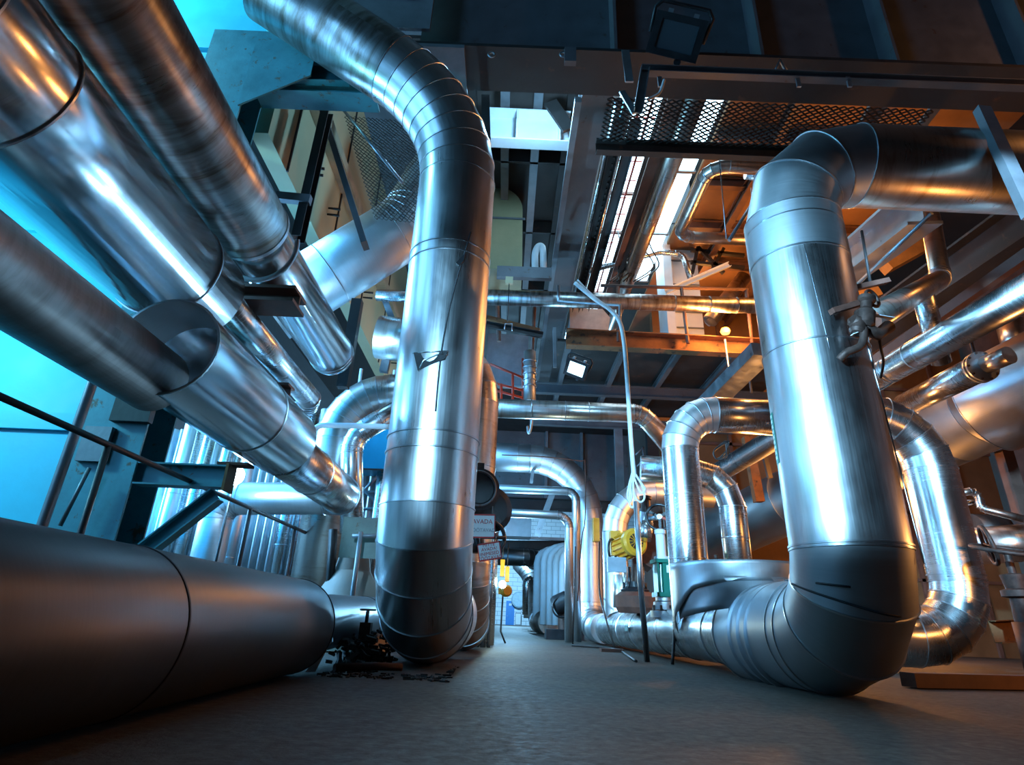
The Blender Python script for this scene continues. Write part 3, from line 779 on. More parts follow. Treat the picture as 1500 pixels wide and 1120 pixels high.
MB().extrude(R_prof(.07, .07), (2.62, 10, 11.1), (2.62, 26, 11.1)).build('rail', RED, rlad)
MB().extrude(R_prof(.05, .05), (2.9, 10, 11.2), (2.9, 26, 11.2)).build('rail', RED, rlad)
for k in range(20): MB().extrude(R_prof(.025, .025), (2.3, 10.2 + .75 * k, 11.3), (3.1, 10.2 + .75 * k, 11.3)).build('rung', RED, rlad)
rod('conduit', 'silver conduit tube along the roof, nearest the cable trays', [(1.98, 9.6, 10.4), (1.98, 25, 10.4)], .09, ALU, 'conduit', None, 16)
rod('conduit', 'silver conduit tube along the roof beside the skylight', [(2.22, 9.6, 10.55), (2.22, 25, 10.55)], .13, ALU, 'conduit', None, 16)
beam('roof_beam', 'red brown roof beam right of the skylight', (3.1, 9.4, 10.5), (3.1, 26, 10.5), I_prof(.4, .3, .04, .03), STEEL_BR)
beam('roof_beam', 'dark narrow roof beam between skylight and slanting pipe', (3.45, 9.4, 10.9), (3.45, 26, 10.9), I_prof(.3, .3, .04, .03), STEEL_DK)
pipe('roof_pipe', 'silver and copper pipe running away under the roof right of the skylight', [(3.48, 9.0, 10.2), (3.48, 24, 10.2)], .2, mat=ALU_WARM, seam_every=3)
for k, y in enumerate((12, 15, 18)):
    w = thing('window_%d' % (k + 10), 'upright skylight pane', 'window', (4.3, y, 11)); w['kind'] = 'structure'
    MB().box((3.95, y - 1.4, 11.9), (4.75, y + 1.4, 11.93)).build('pane', SKY, w)
    MB().box((3.9, y + 1.4, 11.85), (4.8, y + 1.48, 11.95)).build('glazing_bar', STEEL_LT, w)
orf = thing('roof_deck', 'orange lit brown roof deck above the bronze pipe loop', 'roof', (6, 10, 11.9))
MB().box((4.95, 9.2, 12.0), (12, 25, 12.1)).build('deck_plate', paint('orange_lit_brown_deck', (.30, .15, .07), .7, 0, .3, 1), orf)  # orange lamplight put into the deck's brown colour
for y in (10.4, 12, 13.8, 15.8, 18): MB().extrude(I_prof(.3, .2, .03, .03), (4.95, y, 11.8), (12, y, 11.8)).build('rafter', STEEL_BR, orf)
for x in (6.3, 8.4): MB().extrude(I_prof(.3, .2, .03, .03), (x, 9.2, 11.6), (x, 25, 11.6)).build('purlin', STEEL_BR, orf)
pipe('roof_pipe', 'bronze insulated pipe loop under the orange lit roof deck', [(6.35, 10.42, 9.5), (4.05, 10.42, 9.5), (4.05, 13.1, 9.5), (5.9, 13.1, 9.5)], .15, bend=.4, gores=4, mat=ALU_WARM, seams=(1.1,), N=28)
pipe('roof_pipe', 'short bright silver pipe beneath the upper side of the bronze loop', [at(1092, 254, Y=11.2), at(1150, 260, Y=11.2)], .13, mat=ALU, N=24)
beam('walkway_beam', 'dark steel edge beam carrying the walkway grating', (1.4, 9.05, 8.60), (7.2, 9.05, 8.60), U_prof(.28, .15, .02), STEEL_DK)
rod('tie_rod', 'thin sloping rod below the orange lit roof deck', [at(1128, 258, Y=12), at(1068, 352, Y=12)], .045, STEEL_LT, 'rod')
for i, (a, bb) in enumerate((((1052, 214), (1064, 350)), ((1122, 222), (1132, 280)), ((1100, 275), (1106, 340)))):
    rod('hanger_wire', 'thin hanger wire %s the bronze pipe loop' % ('in front of', 'above the right end of', 'inside')[i], [at(*a, Y=10.2 + i), at(*bb, Y=10.2 + i)], .012, ZINC, 'wire')

# ================================================================== middle distance
pipe('transverse_pipe', 'grey stained pipe crossing the aisle high up in front of the rusty beam', [(-2.2, 14, 8.02), (6.3, 14, 8.1)], .205, mat=ALU_STAIN, seams=(2.6, 5.4, 6.3, 7.2, 7.9), N=36)
pf = thing('platform', 'dark platform with rusty edge beam and joists underneath', 'platform', (3.5, 15, 7))
MB().extrude(U_prof(.48, .3, .03), (1.42, 15.1, 7.4), (6.6, 15.1, 7.34)).build('edge_beam', RUST, pf)
MB().box((1.2, 15.2, 7.42), (8, 21.5, 7.5)).build('floor_plate', STEEL_DK, pf)
for x in (1.5, 3.0, 4.5, 6.0): MB().extrude(I_prof(.2, .14, .02, .02), (x, 15.2, 7.30), (x, 21.5, 7.30)).build('joist', STEEL, pf)
MB().extrude(I_prof(.34, .2, .03, .02), (.7, 18.0, 7.08), (8, 18.0, 7.05)).build('cross_beam', STEEL, pf)
MB().extrude(I_prof(.34, .2, .03, .02), (.7, 21.4, 7.08), (8, 21.4, 7.05)).build('cross_beam', STEEL, pf)
pr = thing('platform_railing', 'red brown railing standing on the platform edge', 'railing', (3.5, 14.9, 7.5))
MB().tube([at(880, 418, Y=14.85), at(1096, 424, Y=14.85)], .05, 8).build('handrail', STEEL_BR, pr)
for a, bb in (((905, 420), (906, 500)), ((998, 421), (1008, 503)), ((1093, 424), (1102, 503))): MB().tube([at(*a, Y=14.85), at(*bb, Y=14.85)], .05, 8).build('post', STEEL_BR, pr)
hd = thing('hopper', 'pale rounded hopper above the rusty platform beam', 'hopper', at(860, 470, Y=17))
a_, b_2 = at(832, 450, Y=17), at(897, 486, Y=17)
mb = MB(); mb.extrude([(-.62, -.4), (.55, -.4), (.62, .1), (.4, .38), (-.62, .38)], ((a_.x + b_2.x) / 2, 17, (a_.z + b_2.z) / 2), ((a_.x + b_2.x) / 2, 18.2, (a_.z + b_2.z) / 2)); mb.build('body', paint('pale_beige', (.52, .46, .42), .55), hd)
wc_ = thing('white_column', 'white boxed column standing on the platform behind the transverse pipe', 'column', at(985, 490, Y=17))
for xa, xb in ((962, 973), (973, 1013)):
    a_, b_2 = at(xa, 300, Y=17.5), at(xb, 300, Y=17.5); zt = at(985, 300, Y=17.5).z
    MB().box((a_.x, 17.5 if xa > 970 else 17.2, 7.52), (b_2.x, 18.2, zt + 1)).build('casing_panel', WHITE, wc_)
for yy in (326, 380, 415, 455, 478): z = at(985, yy, Y=17.4).z; MB().box((a_.x - .1, 17.46, z), (b_2.x, 17.5, z + .04)).build('panel_joint', STEEL_LT, wc_)
pipe('roof_pipe', 'thin silver pipe rising to the white column and bending down', [at(858, 398, Y=16.4), at(965, 369, Y=16.4), at(1000, 372, Y=16.4), at(1012, 410, Y=16.4)], .09, bend=.3, gores=4, mat=ALU, N=20)
beam('sloping_strut', 'pale sloping channel right of the white column', at(975, 428, Y=16.2), at(1068, 388, Y=16.2), U_prof(.16, .1), WHITE, 'strut')
rod('orange_lit_pipe', 'orange lit pipe slanting up behind the big right riser', [at(1040, 470, Y=18), at(1090, 405, Y=18)], .24, ALU_WARM, 'pipe', None, 24)  # orange light put into the pipe colour
rod('orange_lit_pipe', 'orange lit lower pipe beside the glaring lamp', [at(1036, 470, Y=19), at(1052, 462, Y=19)], .2, ALU_WARM, 'pipe', None, 16)
tl = thing('tangled_wiring', 'loose dark wiring bunched beside the white column', 'wiring', at(930, 350, Y=15.8))
for k in range(9):
    x0 = 905 + 5 * k; pts_ = smooth_path([at(x0, 330 + random.uniform(-10, 10), Y=15.8), at(x0 + random.uniform(-20, 14), 362, Y=15.6), at(x0 + random.uniform(-20, 20), 390, Y=15.9), at(x0 - 12, 412, Y=15.8)], 5)
    MB().tube(pts_, .022, 5).build('wire', BLACK, tl)
cr = thing('catwalk_frame', 'dark catwalk frame with skylight behind it above the glaring lamp', 'frame', at(1050, 390, Y=17))
for a, bb in (((1012, 366), (1090, 374)), ((1012, 384), (1090, 392)), ((1022, 362), (1014, 400)), ((1060, 364), (1040, 400)), ((1022, 362), (1060, 400))): MB().extrude(R_prof(.12, .1), at(*a, Y=17), at(*bb, Y=17)).build('bar', STEEL_DK, cr)
pl_ = glow('lit_lamp_globe', (1, .36, .05), 7)
lm = thing('sodium_lamp', 'glaring orange sodium lamp in front of the rusty platform beam', 'lamp', at(1063, 484, Y=14.6))
MB().lathe([(0, .02), (.03, .10), (.1, .13), (.17, .10), (.2, .03)], at(1063, 490, Y=14.6), (0, 0, 1), 20).build('globe', pl_, lm)
MB().tube([at(1062, 497, Y=14.6), at(1070, 560, Y=14.4), at(1073, 582, Y=14.3)], .03, 8).build('hanger_rod', ZINC, lm)
rod('hanger_rod', 'thin dark hanger rod right of the glaring lamp rod', [at(1092, 512, Y=14.6), at(1101, 575, Y=14.4)], .03, STEEL, 'rod')
beam('sloping_beam', 'pale blue sloping beam between platform and big right riser', at(1030, 600, Y=15), at(1118, 512, Y=12), R_prof(.5, .3), ZINC)

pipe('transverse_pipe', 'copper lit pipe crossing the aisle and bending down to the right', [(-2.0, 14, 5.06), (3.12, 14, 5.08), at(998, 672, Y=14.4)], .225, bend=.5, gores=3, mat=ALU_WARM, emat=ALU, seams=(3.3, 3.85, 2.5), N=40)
o = MB().torus(at(776, 617, Y=14), (1, .15, 0), .27, .03, 24, 8, PI * 1.05, PI * 1.95).build('pipe_saddle', WHITE, None, at(776, 617, Y=14)); tag(o, 'white half ring saddle under the copper lit transverse pipe', 'saddle')
pipe('header_riser', 'silver pipe crossing the aisle in a wide ringed bend down to the floor header', [(-1.5, 20.4, 5.45), (2.72, 20.4, 5.45), (2.72, 20.4, .40), (2.72, 18.0, .40)], [.47, .40, .37], bend=[2.0, .7], gores=[8, 5], mat=[ALU_DULL, ALU_WHITE, ALU_WHITE], emat=ALU_WHITE, seams=(1.8, 2.2))
pipe('transverse_pipe', 'slim dull pipe crossing under the wide ringed bend', [(-1.6, 19.6, 4.25), (2.17, 19.6, 4.27), (2.17, 19.6, .02)], .13, bend=.3, gores=5, mat=[ALU_DULL, ALU_WHITE], N=24)
pipe('transverse_pipe', 'lower slim pipe crossing the aisle and turning down beside the far tubes', [(-1.6, 18.6, 3.38), (1.85, 18.6, 3.36), (1.85, 18.6, .02)], .125, bend=.35, gores=5, mat=[ALU_DULL, ALU_WHITE], N=24)
rod('thin_conduit', 'thin brown conduit running across and down the wide ringed bend', smooth_path([at(735, 666, Y=19.2), at(800, 669, Y=19.2), at(850, 675, Y=19.2), at(857, 680, Y=19.2), at(857, 760, Y=19.2), at(852, 790, Y=19.2), at(846, 880, Y=19.2)], 4), .018, RUSTD, 'conduit', None, 6)
# dark rear structures
rw = thing('rear_platform', 'dark steel plated platform closing the view behind the wide ringed bend', 'platform', (3, 26, 5))
a_, b_2 = at(700, 645, Y=27), at(1010, 645, Y=27); zb = at(850, 742, Y=27).z
MB().box((a_.x - 2, 27, zb), (5.3, 27.3, a_.z + .5)).build('side_plate', STEEL, rw)
MB().box((a_.x - 2, 22, a_.z + .5), (5.3, 27.3, a_.z + .7)).build('floor_plate', STEEL_DK, rw)
for px in (852, 905, 955, 800): p = at(px, 690, Y=26.9); MB().box((p.x - .06, 26.8, zb), (p.x + .06, 27, a_.z + .5)).build('stiffener', STEEL_LT, rw)
MB().extrude(I_prof(.5, .3, .04, .03), (a_.x - 2, 26.8, zb), (5.3, 26.8, zb)).build('lower_beam', STEEL_DK, rw)
beam('steel_post', 'grey steel post behind the hanging white cable', at(905, 620, Y=21.5), V((at(905, 620, Y=21.5).x, 21.5, 0)), R_prof(.28, .2), STEEL_LT, 'post', (0, 1, 0))
beam('steel_post', 'dark steel post behind the slim grey ladder', at(950, 560, Y=21.75), V((at(950, 560, Y=21.75).x, 21.75, 0)), R_prof(.4, .3), STEEL_DK, 'post', (0, 1, 0))
beam('sloping_strut', 'bright slim strut sloping under the lower slim pipe', at(812, 715, Y=23), at(786, 785, Y=23), U_prof(.22, .12), ZINC, 'strut')
ld = thing('ladder', 'slim grey ladder leaning behind the hanging white cable', 'ladder', at(935, 700, Y=20))
for a, bb in (((930, 672), (934, 705)), ((941, 655), (948, 700)), ((931, 666), (943, 655)), ((933, 683), (944, 672)), ((935, 700), (947, 688))): MB().tube([at(*a, Y=20.8), at(*bb, Y=20.8)], .03, 6).build('bar', STEEL_LT, ld)
hgr = thing('pipe_clamp', 'bright pipe clamp hanging below the wide ringed bend', 'clamp', at(780, 700, Y=20.4))
MB().extrude(R_prof(.1, .05), at(781, 685, Y=20.2), at(778, 708, Y=20.2), (0, 1, 0)).build('strip', ZINC, hgr)
rwin = thing('window_13', 'barred window with daylight behind', 'window', at(780, 728, Y=30)); rwin['kind'] = 'structure'
a_, b_2 = at(762, 722, Y=30), at(788, 748, Y=30); MB().box((a_.x, 30, b_2.z), (b_2.x, 30.05, a_.z)).build('pane', glow('dim_daylight', (.8, .85, 1), 1.2), rwin)
for k in range(5): x = a_.x + (b_2.x - a_.x) * k / 4; MB().box((x - .03, 29.9, b_2.z - .1), (x + .03, 29.98, a_.z + .1)).build('glazing_bar', STEEL_BR, rwin)
MB().box((a_.x, 29.9, (a_.z + b_2.z) / 2), (b_2.x, 29.98, (a_.z + b_2.z) / 2 + .08)).build('glazing_bar', RED, rwin)
gx = thing('hanging_duct', 'grey box duct hanging behind the lower slim pipe', 'duct', at(760, 770, Y=24))
a_, b_2 = at(742, 758, Y=24), at(778, 786, Y=24); MB().box((a_.x, 24, b_2.z), (b_2.x, 25, a_.z)).build('box', STEEL_LT, gx)
pipe('transverse_pipe', 'dark fat pipe crossing low over the far end of the aisle', [(-1.5, 33, at(760, 816, Y=33).z), (at(784, 816, Y=33).x, 33, at(760, 816, Y=33).z), (at(784, 816, Y=33).x, 35, at(760, 816, Y=33).z)], .42, bend=.6, mat=ALU_DARK, N=28)
beam('low_beam', 'dark beam over the far end of the aisle', at(700, 799, Y=34), at(840, 799, Y=34), I_prof(.5, .3, .04, .03), STEEL_DK)
beam('low_beam', 'brown rail beam just above the dark fat pipe', at(735, 786, Y=26), at(835, 790, Y=26), R_prof(.2, .1), STEEL_LT)
# far end of the aisle: bank of silver pipes, their glare put in as white paint
bx_ = []
for i, (x, r, y) in enumerate(((797, .17, 29), (806, .16, 28), (815, .16, 27), (825, .17, 26), (787, .2, 31))):
    p = at(x, 880, Y=y); zt = at(x, 806 + (4 if i == 4 else 0), Y=y).z
    pipe('vertical_pipe', 'silver vertical pipe with glare coloured white, %s one in the far bank beside the aisle' % ordn[i], [(p.x, y, .4), (p.x, y, zt), (p.x + 1.2, y, zt + .3)], r, bend=.6, gores=3, mat=WHITE, N=24, ering=False, group='glare-whitened silver pipes in the far bank')
pipe('floor_pipe', 'dark floor pipe with round elbow at the foot of the far pipe bank', [at(789, 850, Y=33) + V((0, 0, 0)), V((at(789, 850, Y=33).x, 33, .5)), V((at(789, 850, Y=33).x + .3, 29, .5))], .5, bend=.8, mat=ALU_WARM, N=28)
pipe('vertical_pipe', 'far silver pipe bending over above the blue door', [at(778, 905, Y=45), at(778, 845, Y=45), at(760, 826, Y=46)], .5, bend=1.4, gores=5, mat=ALU_WHITE, N=24)
pipe('vertical_pipe', 'small far silver pipe hooked over beside the far bank', [at(772, 900, Y=40), at(772, 852, Y=40), at(780, 848, Y=40)], .28, bend=.28, gores=4, mat=ALU, N=20)
cbx = thing('cabinet', 'grey cabinet standing on the floor right of the blue door', 'cabinet', at(759, 915, Y=far - 1)); a_, b_2 = at(755, 897, Y=far - 1), at(763, 914, Y=far - 1)
MB().box((a_.x, far - 1, 0), (b_2.x, far - .5, a_.z)).build('body', STEEL_LT, cbx); MB().box((a_.x + .05, far - 1.03, .1), (b_2.x - .05, far - 1, a_.z - .1)).build('door', WHITE, cbx)
tkk = at(760, 878, Y=far - .6)
o = MB().lathe([(0, .1), (.05, .9), (.3, .95), (.4, .8)], (tkk.x, far - .5, tkk.z), (0, -1, 0), 24).build('wall_fan', paint('pale_blue_fan', (.45, .6, .7), .5), None, (tkk.x, far - .5, tkk.z)); tag(o, 'round pale blue cover on the far white brick wall', 'fan')
va = thing('motor_valve', 'dark motor valve cluster in front of the far pipe bank', 'valve', at(820, 900, Y=22))
p = at(822, 880, Y=22)
MB().lathe([(0, .3), (.1, .34), (.5, .3), (.6, .18)], (p.x - .2, 22, p.z - .2), (1, -.3, .6), 20).build('motor', BLACK, va)
MB().lathe([(0, .2), (.6, .2), (.66, .26), (.7, .26)], (p.x + .1, 22, .3), (0, 0, 1), 20).build('body', CAST, va)
MB().torus((p.x - .02, 21.7, p.z - .2), (.2, -1, .1), .3, .03, 24, 8).build('handwheel', BLACK, va)
MB().tube([(p.x + .1, 22, .9), (p.x + .3, 22, p.z + .2)], .06, 10).build('stem', ZINC, va)
MB().box((p.x - .5, 21.6, 0), (p.x + .7, 22.5, .3)).build('base_block', BLACK, va)
yb = thing('control_post', 'yellow control box on a thin black post beside the aisle', 'control post', at(738, 936, Z=0))
p = at(737, 865, Y=16.5); q = at(738, 936, Z=0); q = at(737.5, 905, Y=16.5)
MB().lathe([(0, .1), (.02, .14), (.14, .14), (.2, .1)], (p.x + .05, 16.5, p.z), (.3, -1, 0), 20).build('round_head', YEL, yb)
MB().tube([(p.x, 16.52, p.z), (p.x - .02, 16.52, .25), (p.x + .1, 16.4, .01)], .022, 8).build('post', BLACK, yb)
MB().box((p.x - .12, 16.5, p.z - .08), (p.x + .12, 16.58, p.z + .06)).build('box', YEL, yb)
yh = thing('crane_pendant', 'pair of yellow hoist pendants hanging over the aisle below the signs', 'pendant', at(740, 835, Y=15))
for px, y0, y1 in ((736, 819, 844), (743, 829, 852)):
    a_, b_2 = at(px - 2.6, y0, Y=15), at(px + 2.6, y1, Y=15); MB().box((a_.x, 15, b_2.z), (b_2.x, 15.09, a_.z)).build('handset', YEL, yh)
    MB().tube([((a_.x + b_2.x) / 2, 15.05, a_.z), ((a_.x + b_2.x) / 2, 15.05, a_.z + .5)], .012, 6).build('cable', BLACK, yh)
fl_ = at(735, 856, Y=14.6)
gl = thing('aisle_lamp', 'small glaring greenish white lamp beside the aisle below the yellow pendants', 'lamp', fl_)
MB().lathe([(0, .02), (.02, .07), (.08, .08), (.12, .03)], fl_, (.2, -1, 0), 16).build('globe', glow('lit_aisle_lamp', (.75, 1, .9), 45), gl)
MB().tube([fl_ + V((-.02, .03, 0)), fl_ + V((-.3, .1, 0))], .02, 6).build('arm', BLACK, gl)

# black motor valves and the two signs behind the huge riser
mv = thing('motor_valve', 'black motor valve with round housings peeking out right of the huge riser', 'valve', at(712, 720, Y=8.8))
p = at(702, 716, Y=8.9); MB().lathe([(0, .12), (.03, .26), (.32, .27), (.36, .30), (.42, .30), (.45, .2)], p + V((-.1, .4, 0)), (.25, -1, 0), 28).build('motor', BLACK, mv); mo_ = bpy.data.objects[[o.name for o in mv.children if o.name.startswith('motor')][-1]]
MB().torus(p + V((-.0, -.06, 0)), (.25, -1, 0), .24, .018, 28, 8).build('motor_rim', STEEL, mo_)
p2 = at(714, 745, Y=9.4); MB().lathe([(0, .2), (.05, .34), (.5, .34), (.55, .25)], p2 + V((-.1, .5, 0)), (.3, -1, 0), 28).build('gearbox', BLACK, mv)
p3 = at(727, 787, Y=9.3); MB().torus(p3 + V((-.08, 0, 0)), (.5, -1, 0), .22, .03, 28, 8).build('handwheel', BLACK, mv); hw0 = [o for o in mv.children if o.name.startswith('handwheel')][0]
MB().tube([p3 + V((-.3, 0, 0)), p3 + V((.14, 0, 0))], .025, 8).build('spoke', BLACK, hw0)
MB().box(tuple(p + V((-.2, .1, .25))), tuple(p + V((.05, .3, .4)))).build('terminal_box', BLACK, mv)
MB().tube([(p2.x - .15, 9.7, p2.z - .2), (p2.x - .15, 9.7, 1.4)], .12, 16).build('stem_column', BLACK, mv)


def sign(name, label, quad, Y, lines, szs, mats_, al=0):
    tl, tr, bl, brr = [at(*q, Y=Y) for q in quad]
    c = (tl + tr + bl + brr) / 4; xd = (tr - tl).normalized(); nd = V((0, -1, 0)); zd = V((-xd.z, 0, xd.x)).normalized()
    w, h = (tr - tl).length, (tl - bl).length
    M_ = Matrix(((xd.x, 0, zd.x, c.x), (xd.y, 1, zd.y, c.y), (xd.z, 0, zd.z, c.z), (0, 0, 0, 1)))
    t = thing(name, label, 'sign', c)
    MB().box((-w / 2, 0, -h / 2), (w / 2, .008, h / 2), M_).build('plate', SIGNW, t)
    b_ = .012; fr = MB()
    for lo, hi in (((-w / 2, -.004, h / 2 - b_ * 1.5), (w / 2, 0, h / 2)), ((-w / 2, -.004, -h / 2), (w / 2, 0, -h / 2 + b_ * 1.5)), ((-w / 2, -.004, -h / 2), (-w / 2 + b_, 0, h / 2)), ((w / 2 - b_, -.004, -h / 2), (w / 2, 0, h / 2))): fr.box(lo, hi, M_)
    fr.build('red_border', SIGNR, t)
    for (s_, dx, dz), sz, mt in zip(lines, szs, mats_):
        text(s_, sz, M_ @ Matrix.Translation((dx, -.005, dz)) @ Matrix.Rotation(PI / 2, 4, 'X'), mt, t)
    for x in (-w / 2 + .04, w / 2 - .04): MB().tube([M_ @ V((x, .0, h / 2)), M_ @ V((x, .1, h / 2 + .12))], .006, 6).build('wire_tie', BLACK, t)
    return t


FADED = paint('faded_sign_ink', (.42, .36, .40), .5)
sign('warning_sign', 'upper white warning sign with red border partly hidden by the huge riser', ((655, 752), (725, 753), (655, 787), (725, 788)), 8.5, (('MITTE AVADA', .03, .055), ('INIMESED TÖÖTAVAD', .01, -.055)), (.080, .062), (SIGNR, FADED))
sign('warning_sign', 'lower tilted white warning sign with red border and four red lines', ((698, 797), (731, 792), (703, 822.5), (736, 817.5)), 8.5, (('MITTE', 0, .082), ('AVADA!', 0, .028), ('INIMESED', 0, -.028), ('TÖÖTAVAD', 0, -.082)), (.058, .058, .058, .058), (SIGNR,) * 4)
# ================================================================== the big riser on the right and its floor header
BX, BY = 3.0, 5.6
bigr = pipe('riser_pipe', 'very large silver riser on the right turning off to the right overhead', [(BX + 8.5, BY + .05, 5.42), (BX, BY, 5.42), (BX, BY, .52), (BX, 8.05, .46), (BX - .2, 17.6, .40)], [.47, .485, .5, .37], bend=[.85, .66, .01], gores=[3, 3, 1],
     mat=[ALU_WARM, ALU_RISER, ALU_DULL, ALU], emat=ALU_DULL, seams=(13.6, 15.2, 16.1, 17.4, 18.5, 19.4, 20.6, 22), N=80)
for zz, h in ((4.42, .008), (4.02, .008), (3.0, .01), (1.19, .012)):
    mb = MB(); rs = [mb.ring(V((BX, BY, zz + d)), V((0, 0, 1)), V((0, 1, 0)), .485 + e, 72) for d, e in ((-.011, -.003), (-.008, h), (.008, h), (.011, -.003))]
    mb.loft(rs, 72, [0, .01, .02, .03], .5, True, True); mb.build('joint_band', BAND, bigr)
mb = MB(); rs = [mb.ring(V((BX, BY, z)), V((0, 0, 1)), V((0, 1, 0)), .4925, 72) for z in (4.03, 4.568)]
mb.loft(rs, 72, [0, .4], .5, True, True); mb.build('smooth_sleeve', metal('smooth_pale_sleeve', (.62, .65, .68), .46, 'around', .03, .05), bigr)


def on_big(px, py, lift=0.0, R=.485):
    d = MC @ V((px - PX, py - PY, F)); o_ = V((0, 0, H))
    a = d.x ** 2 + d.y ** 2; bb = 2 * (d.x * -BX + d.y * -BY); cc = BX ** 2 + BY ** 2 - (R + lift) ** 2
    t = (-bb - math.sqrt(max(0, bb * bb - 4 * a * cc))) / (2 * a)
    return o_ + d * t


MB().tube([on_big(1262 + (k / 8) * 92, 470 + k / 8 * 355, .003) for k in range(9)], .007, 6).build('lap_seam', BAND, bigr)
MB().tube([on_big(1176 + k / 8 * 40, 352 + k / 8 * 160, .001) for k in range(9)], .003, 6).build('lap_seam', BAND, bigr)
for k in range(14):
    a0 = -2.55 + .03 * math.sin(k * 2.1); z = .0
# green flow label on the left edge of the riser
lb = MB(); NN = 8
for z in (1.93, 2.42):
    for k in range(NN + 1):
        a = math.radians(158 + 16 * k / NN); lb.v.append(V((BX + .489 * math.cos(a), BY + .489 * math.sin(a), z)))
for k in range(NN): lb.face((k, k + 1, NN + 2 + k, NN + 1 + k))
fl_lab = lb.build('flow_label', GREEN, bigr)
ln_ = MB()
for k in range(9):
    for a in (165, 169):
        z = 1.97 + .05 * k; a = math.radians(a); c_ = V((BX + .491 * math.cos(a), BY + .491 * math.sin(a), z)); t_ = V((-math.sin(a), math.cos(a), 0)) * .012
        q = len(ln_.v); ln_.v += [c_ - t_, c_ + t_, c_ + t_ + V((0, 0, .03)), c_ - t_ + V((0, 0, .03))]; ln_.face((q, q + 1, q + 2, q + 3))
ln_.build('lettering', SIGNW, fl_lab)
# open folded seams on the bottom elbow
for p_ in (((1150, 849), (1200, 854), (1260, 861), (1310, 868), (1352, 876)), ((1160, 855), (1200, 870), (1250, 886), (1300, 900), (1345, 905))):
    pts_ = []
    for x, y in p_:
        d = MC @ V((x - PX, y - PY, F)); d.normalize()
        # march to the elbow surface
        o_ = V((0, 0, H)); t = 5.0
        for it in range(400):
            q = o_ + d * t
            cen = V((BX, BY, max(q.z, 1.18))) if q.z >= 1.18 else None
            if cen is None:
                cy, cz = BY + .66, 1.18; v_ = V((0, q.y - cy, q.z - cz)); n_ = v_.normalized() if v_.length > 1e-6 else V((0, -1, 0))
                cen = V((BX, cy, cz)) + n_ * .66
            dd = (q - cen).length - .50
            if dd < .002: break
            t += max(dd * .6, .002)
        pts_.append(q)
    MB().tube(smooth_path(pts_, 4), .010, 6).build('folded_seam', BAND_DARK, bigr)

# galvanised shroud sitting on the header between the risers
sh = thing('pipe_shroud', 'crumpled galvanised sheet shroud draped over the floor header beside the big riser', 'shroud', (2.7, 7.8, .5))
cx_, cy_ = 2.98, 8.25
def shell(name, zt, zb, rt, rb, a0, a1, mat, n=40, wob=.0, cutf=None):
    mb = MB()
    for k in range(n + 1):
        a = math.radians(a0 + (a1 - a0) * k / n); f = k / n
        zb_ = zb + (cutf(f) if cutf else 0)
        for i in range(7):
            s_ = i / 6; r = rt + (rb - rt) * s_ + wob * math.sin(9 * a + 5 * s_) * s_
            z = zt + (zb_ - zt) * s_
            mb.v.append(V((cx_ + r * math.cos(a), cy_ + r * math.sin(a), z)))
    for k in range(n):
        for i in range(6): mb.face((7 * k + i, 7 * k + i + 1, 7 * (k + 1) + i + 1, 7 * (k + 1) + i), ((k * .05, i * .08), (k * .05, i * .08 + .08), (k * .05 + .05, i * .08 + .08), (k * .05 + .05, i * .08)), True)
    o = mb.build(name, mat, sh); o.modifiers.new('thickness', 'SOLIDIFY').thickness = .008
shell('upper_collar', 1.24, .86, .86, .84, 150, 345, GALV, 48, .006, lambda f: -.55 * max(0, .30 - f) * 2.6 + .16 * math.sin(PI * min(1, max(0, (f - .2) / .8))))
shell('lower_skirt', 1.06, .45, .845, .78, 165, 335, ALU_DULL, 48, .01, lambda f: .12 + .35 * f)
tp = MB(); n_ = 48
tp.v.append(V((cx_, cy_, 1.25)))
for k in range(n_): tp.v.append(V((cx_ + .86 * math.cos(2 * PI * k / n_), cy_ + .86 * math.sin(2 * PI * k / n_), 1.235)))
for k in range(n_): tp.face((0, 1 + k, 1 + (k + 1) % n_))
tp.build('top_sheet', GALV, sh)
MB().tube([(cx_ - .45, cy_ - .5, 1.25), (cx_ - .45, cy_ - .5, 1.31)], .025, 8).build('bolt', CAST, sh)
for p_ in (((1035, 920), (1050, 965)), ((1046, 905), (1060, 950))):
    pass
# wrinkled band on the header just before the elbow
for k, y in enumerate((7.0, 7.2, 7.45)):
    mb = MB(); rs = [mb.ring(V((BX, y + d, .47)), V((.06 * (k - 1), 1, .05)).normalized(), V((0, 0, 1)), .5 + e, 56) for d, e in ((-.05, -.01), (-.01, .022), (.02, .022), (.03, -.01))]
    mb.loft(rs, 56, [0, .02, .04, .06], .5, True, True); mb.build('wrinkle_band', ALU_DULL, bigr)

# other risers on the header
pipe('riser_pipe', 'silver riser beside the big right riser turning right into it at mid height', [(2.80, 9.9, .9), (2.80, 9.9, 3.78), (4.5, 9.9, 3.76)], .295, bend=.62, gores=6, mat=ALU, emat=ALU_WHITE, seams=(.55, 1.5, 2.6), saddle=(2.96, .449, .395))
pipe('riser_pipe', 'pale silver riser with wide elbow behind the green valve', [(2.80, 16.4, .9), (2.80, 16.4, 3.72), (5.4, 16.4, 3.70)], .315, bend=1.05, gores=6, mat=ALU_WHITE, seams=(1.0,), saddle=(2.825, .408, .395))
pipe('riser_pipe', 'short silver riser curving over between the mid height elbow and the big right riser', [(3.92, 10.9, .02), (3.92, 10.9, 3.02), (2.4, 11.1, 3.1)], .225, bend=.62, gores=3, mat=ALU, seams=(1.9, 2.3))
pipe('vertical_pipe', 'slim pale pipe standing behind the grey box under the yellow motor', [at(905, 890, Y=15) + V((.1, 0, 0)), at(905, 842, Y=15) + V((.1, 0, 0))], .2, mat=ALU_WHITE, N=24)
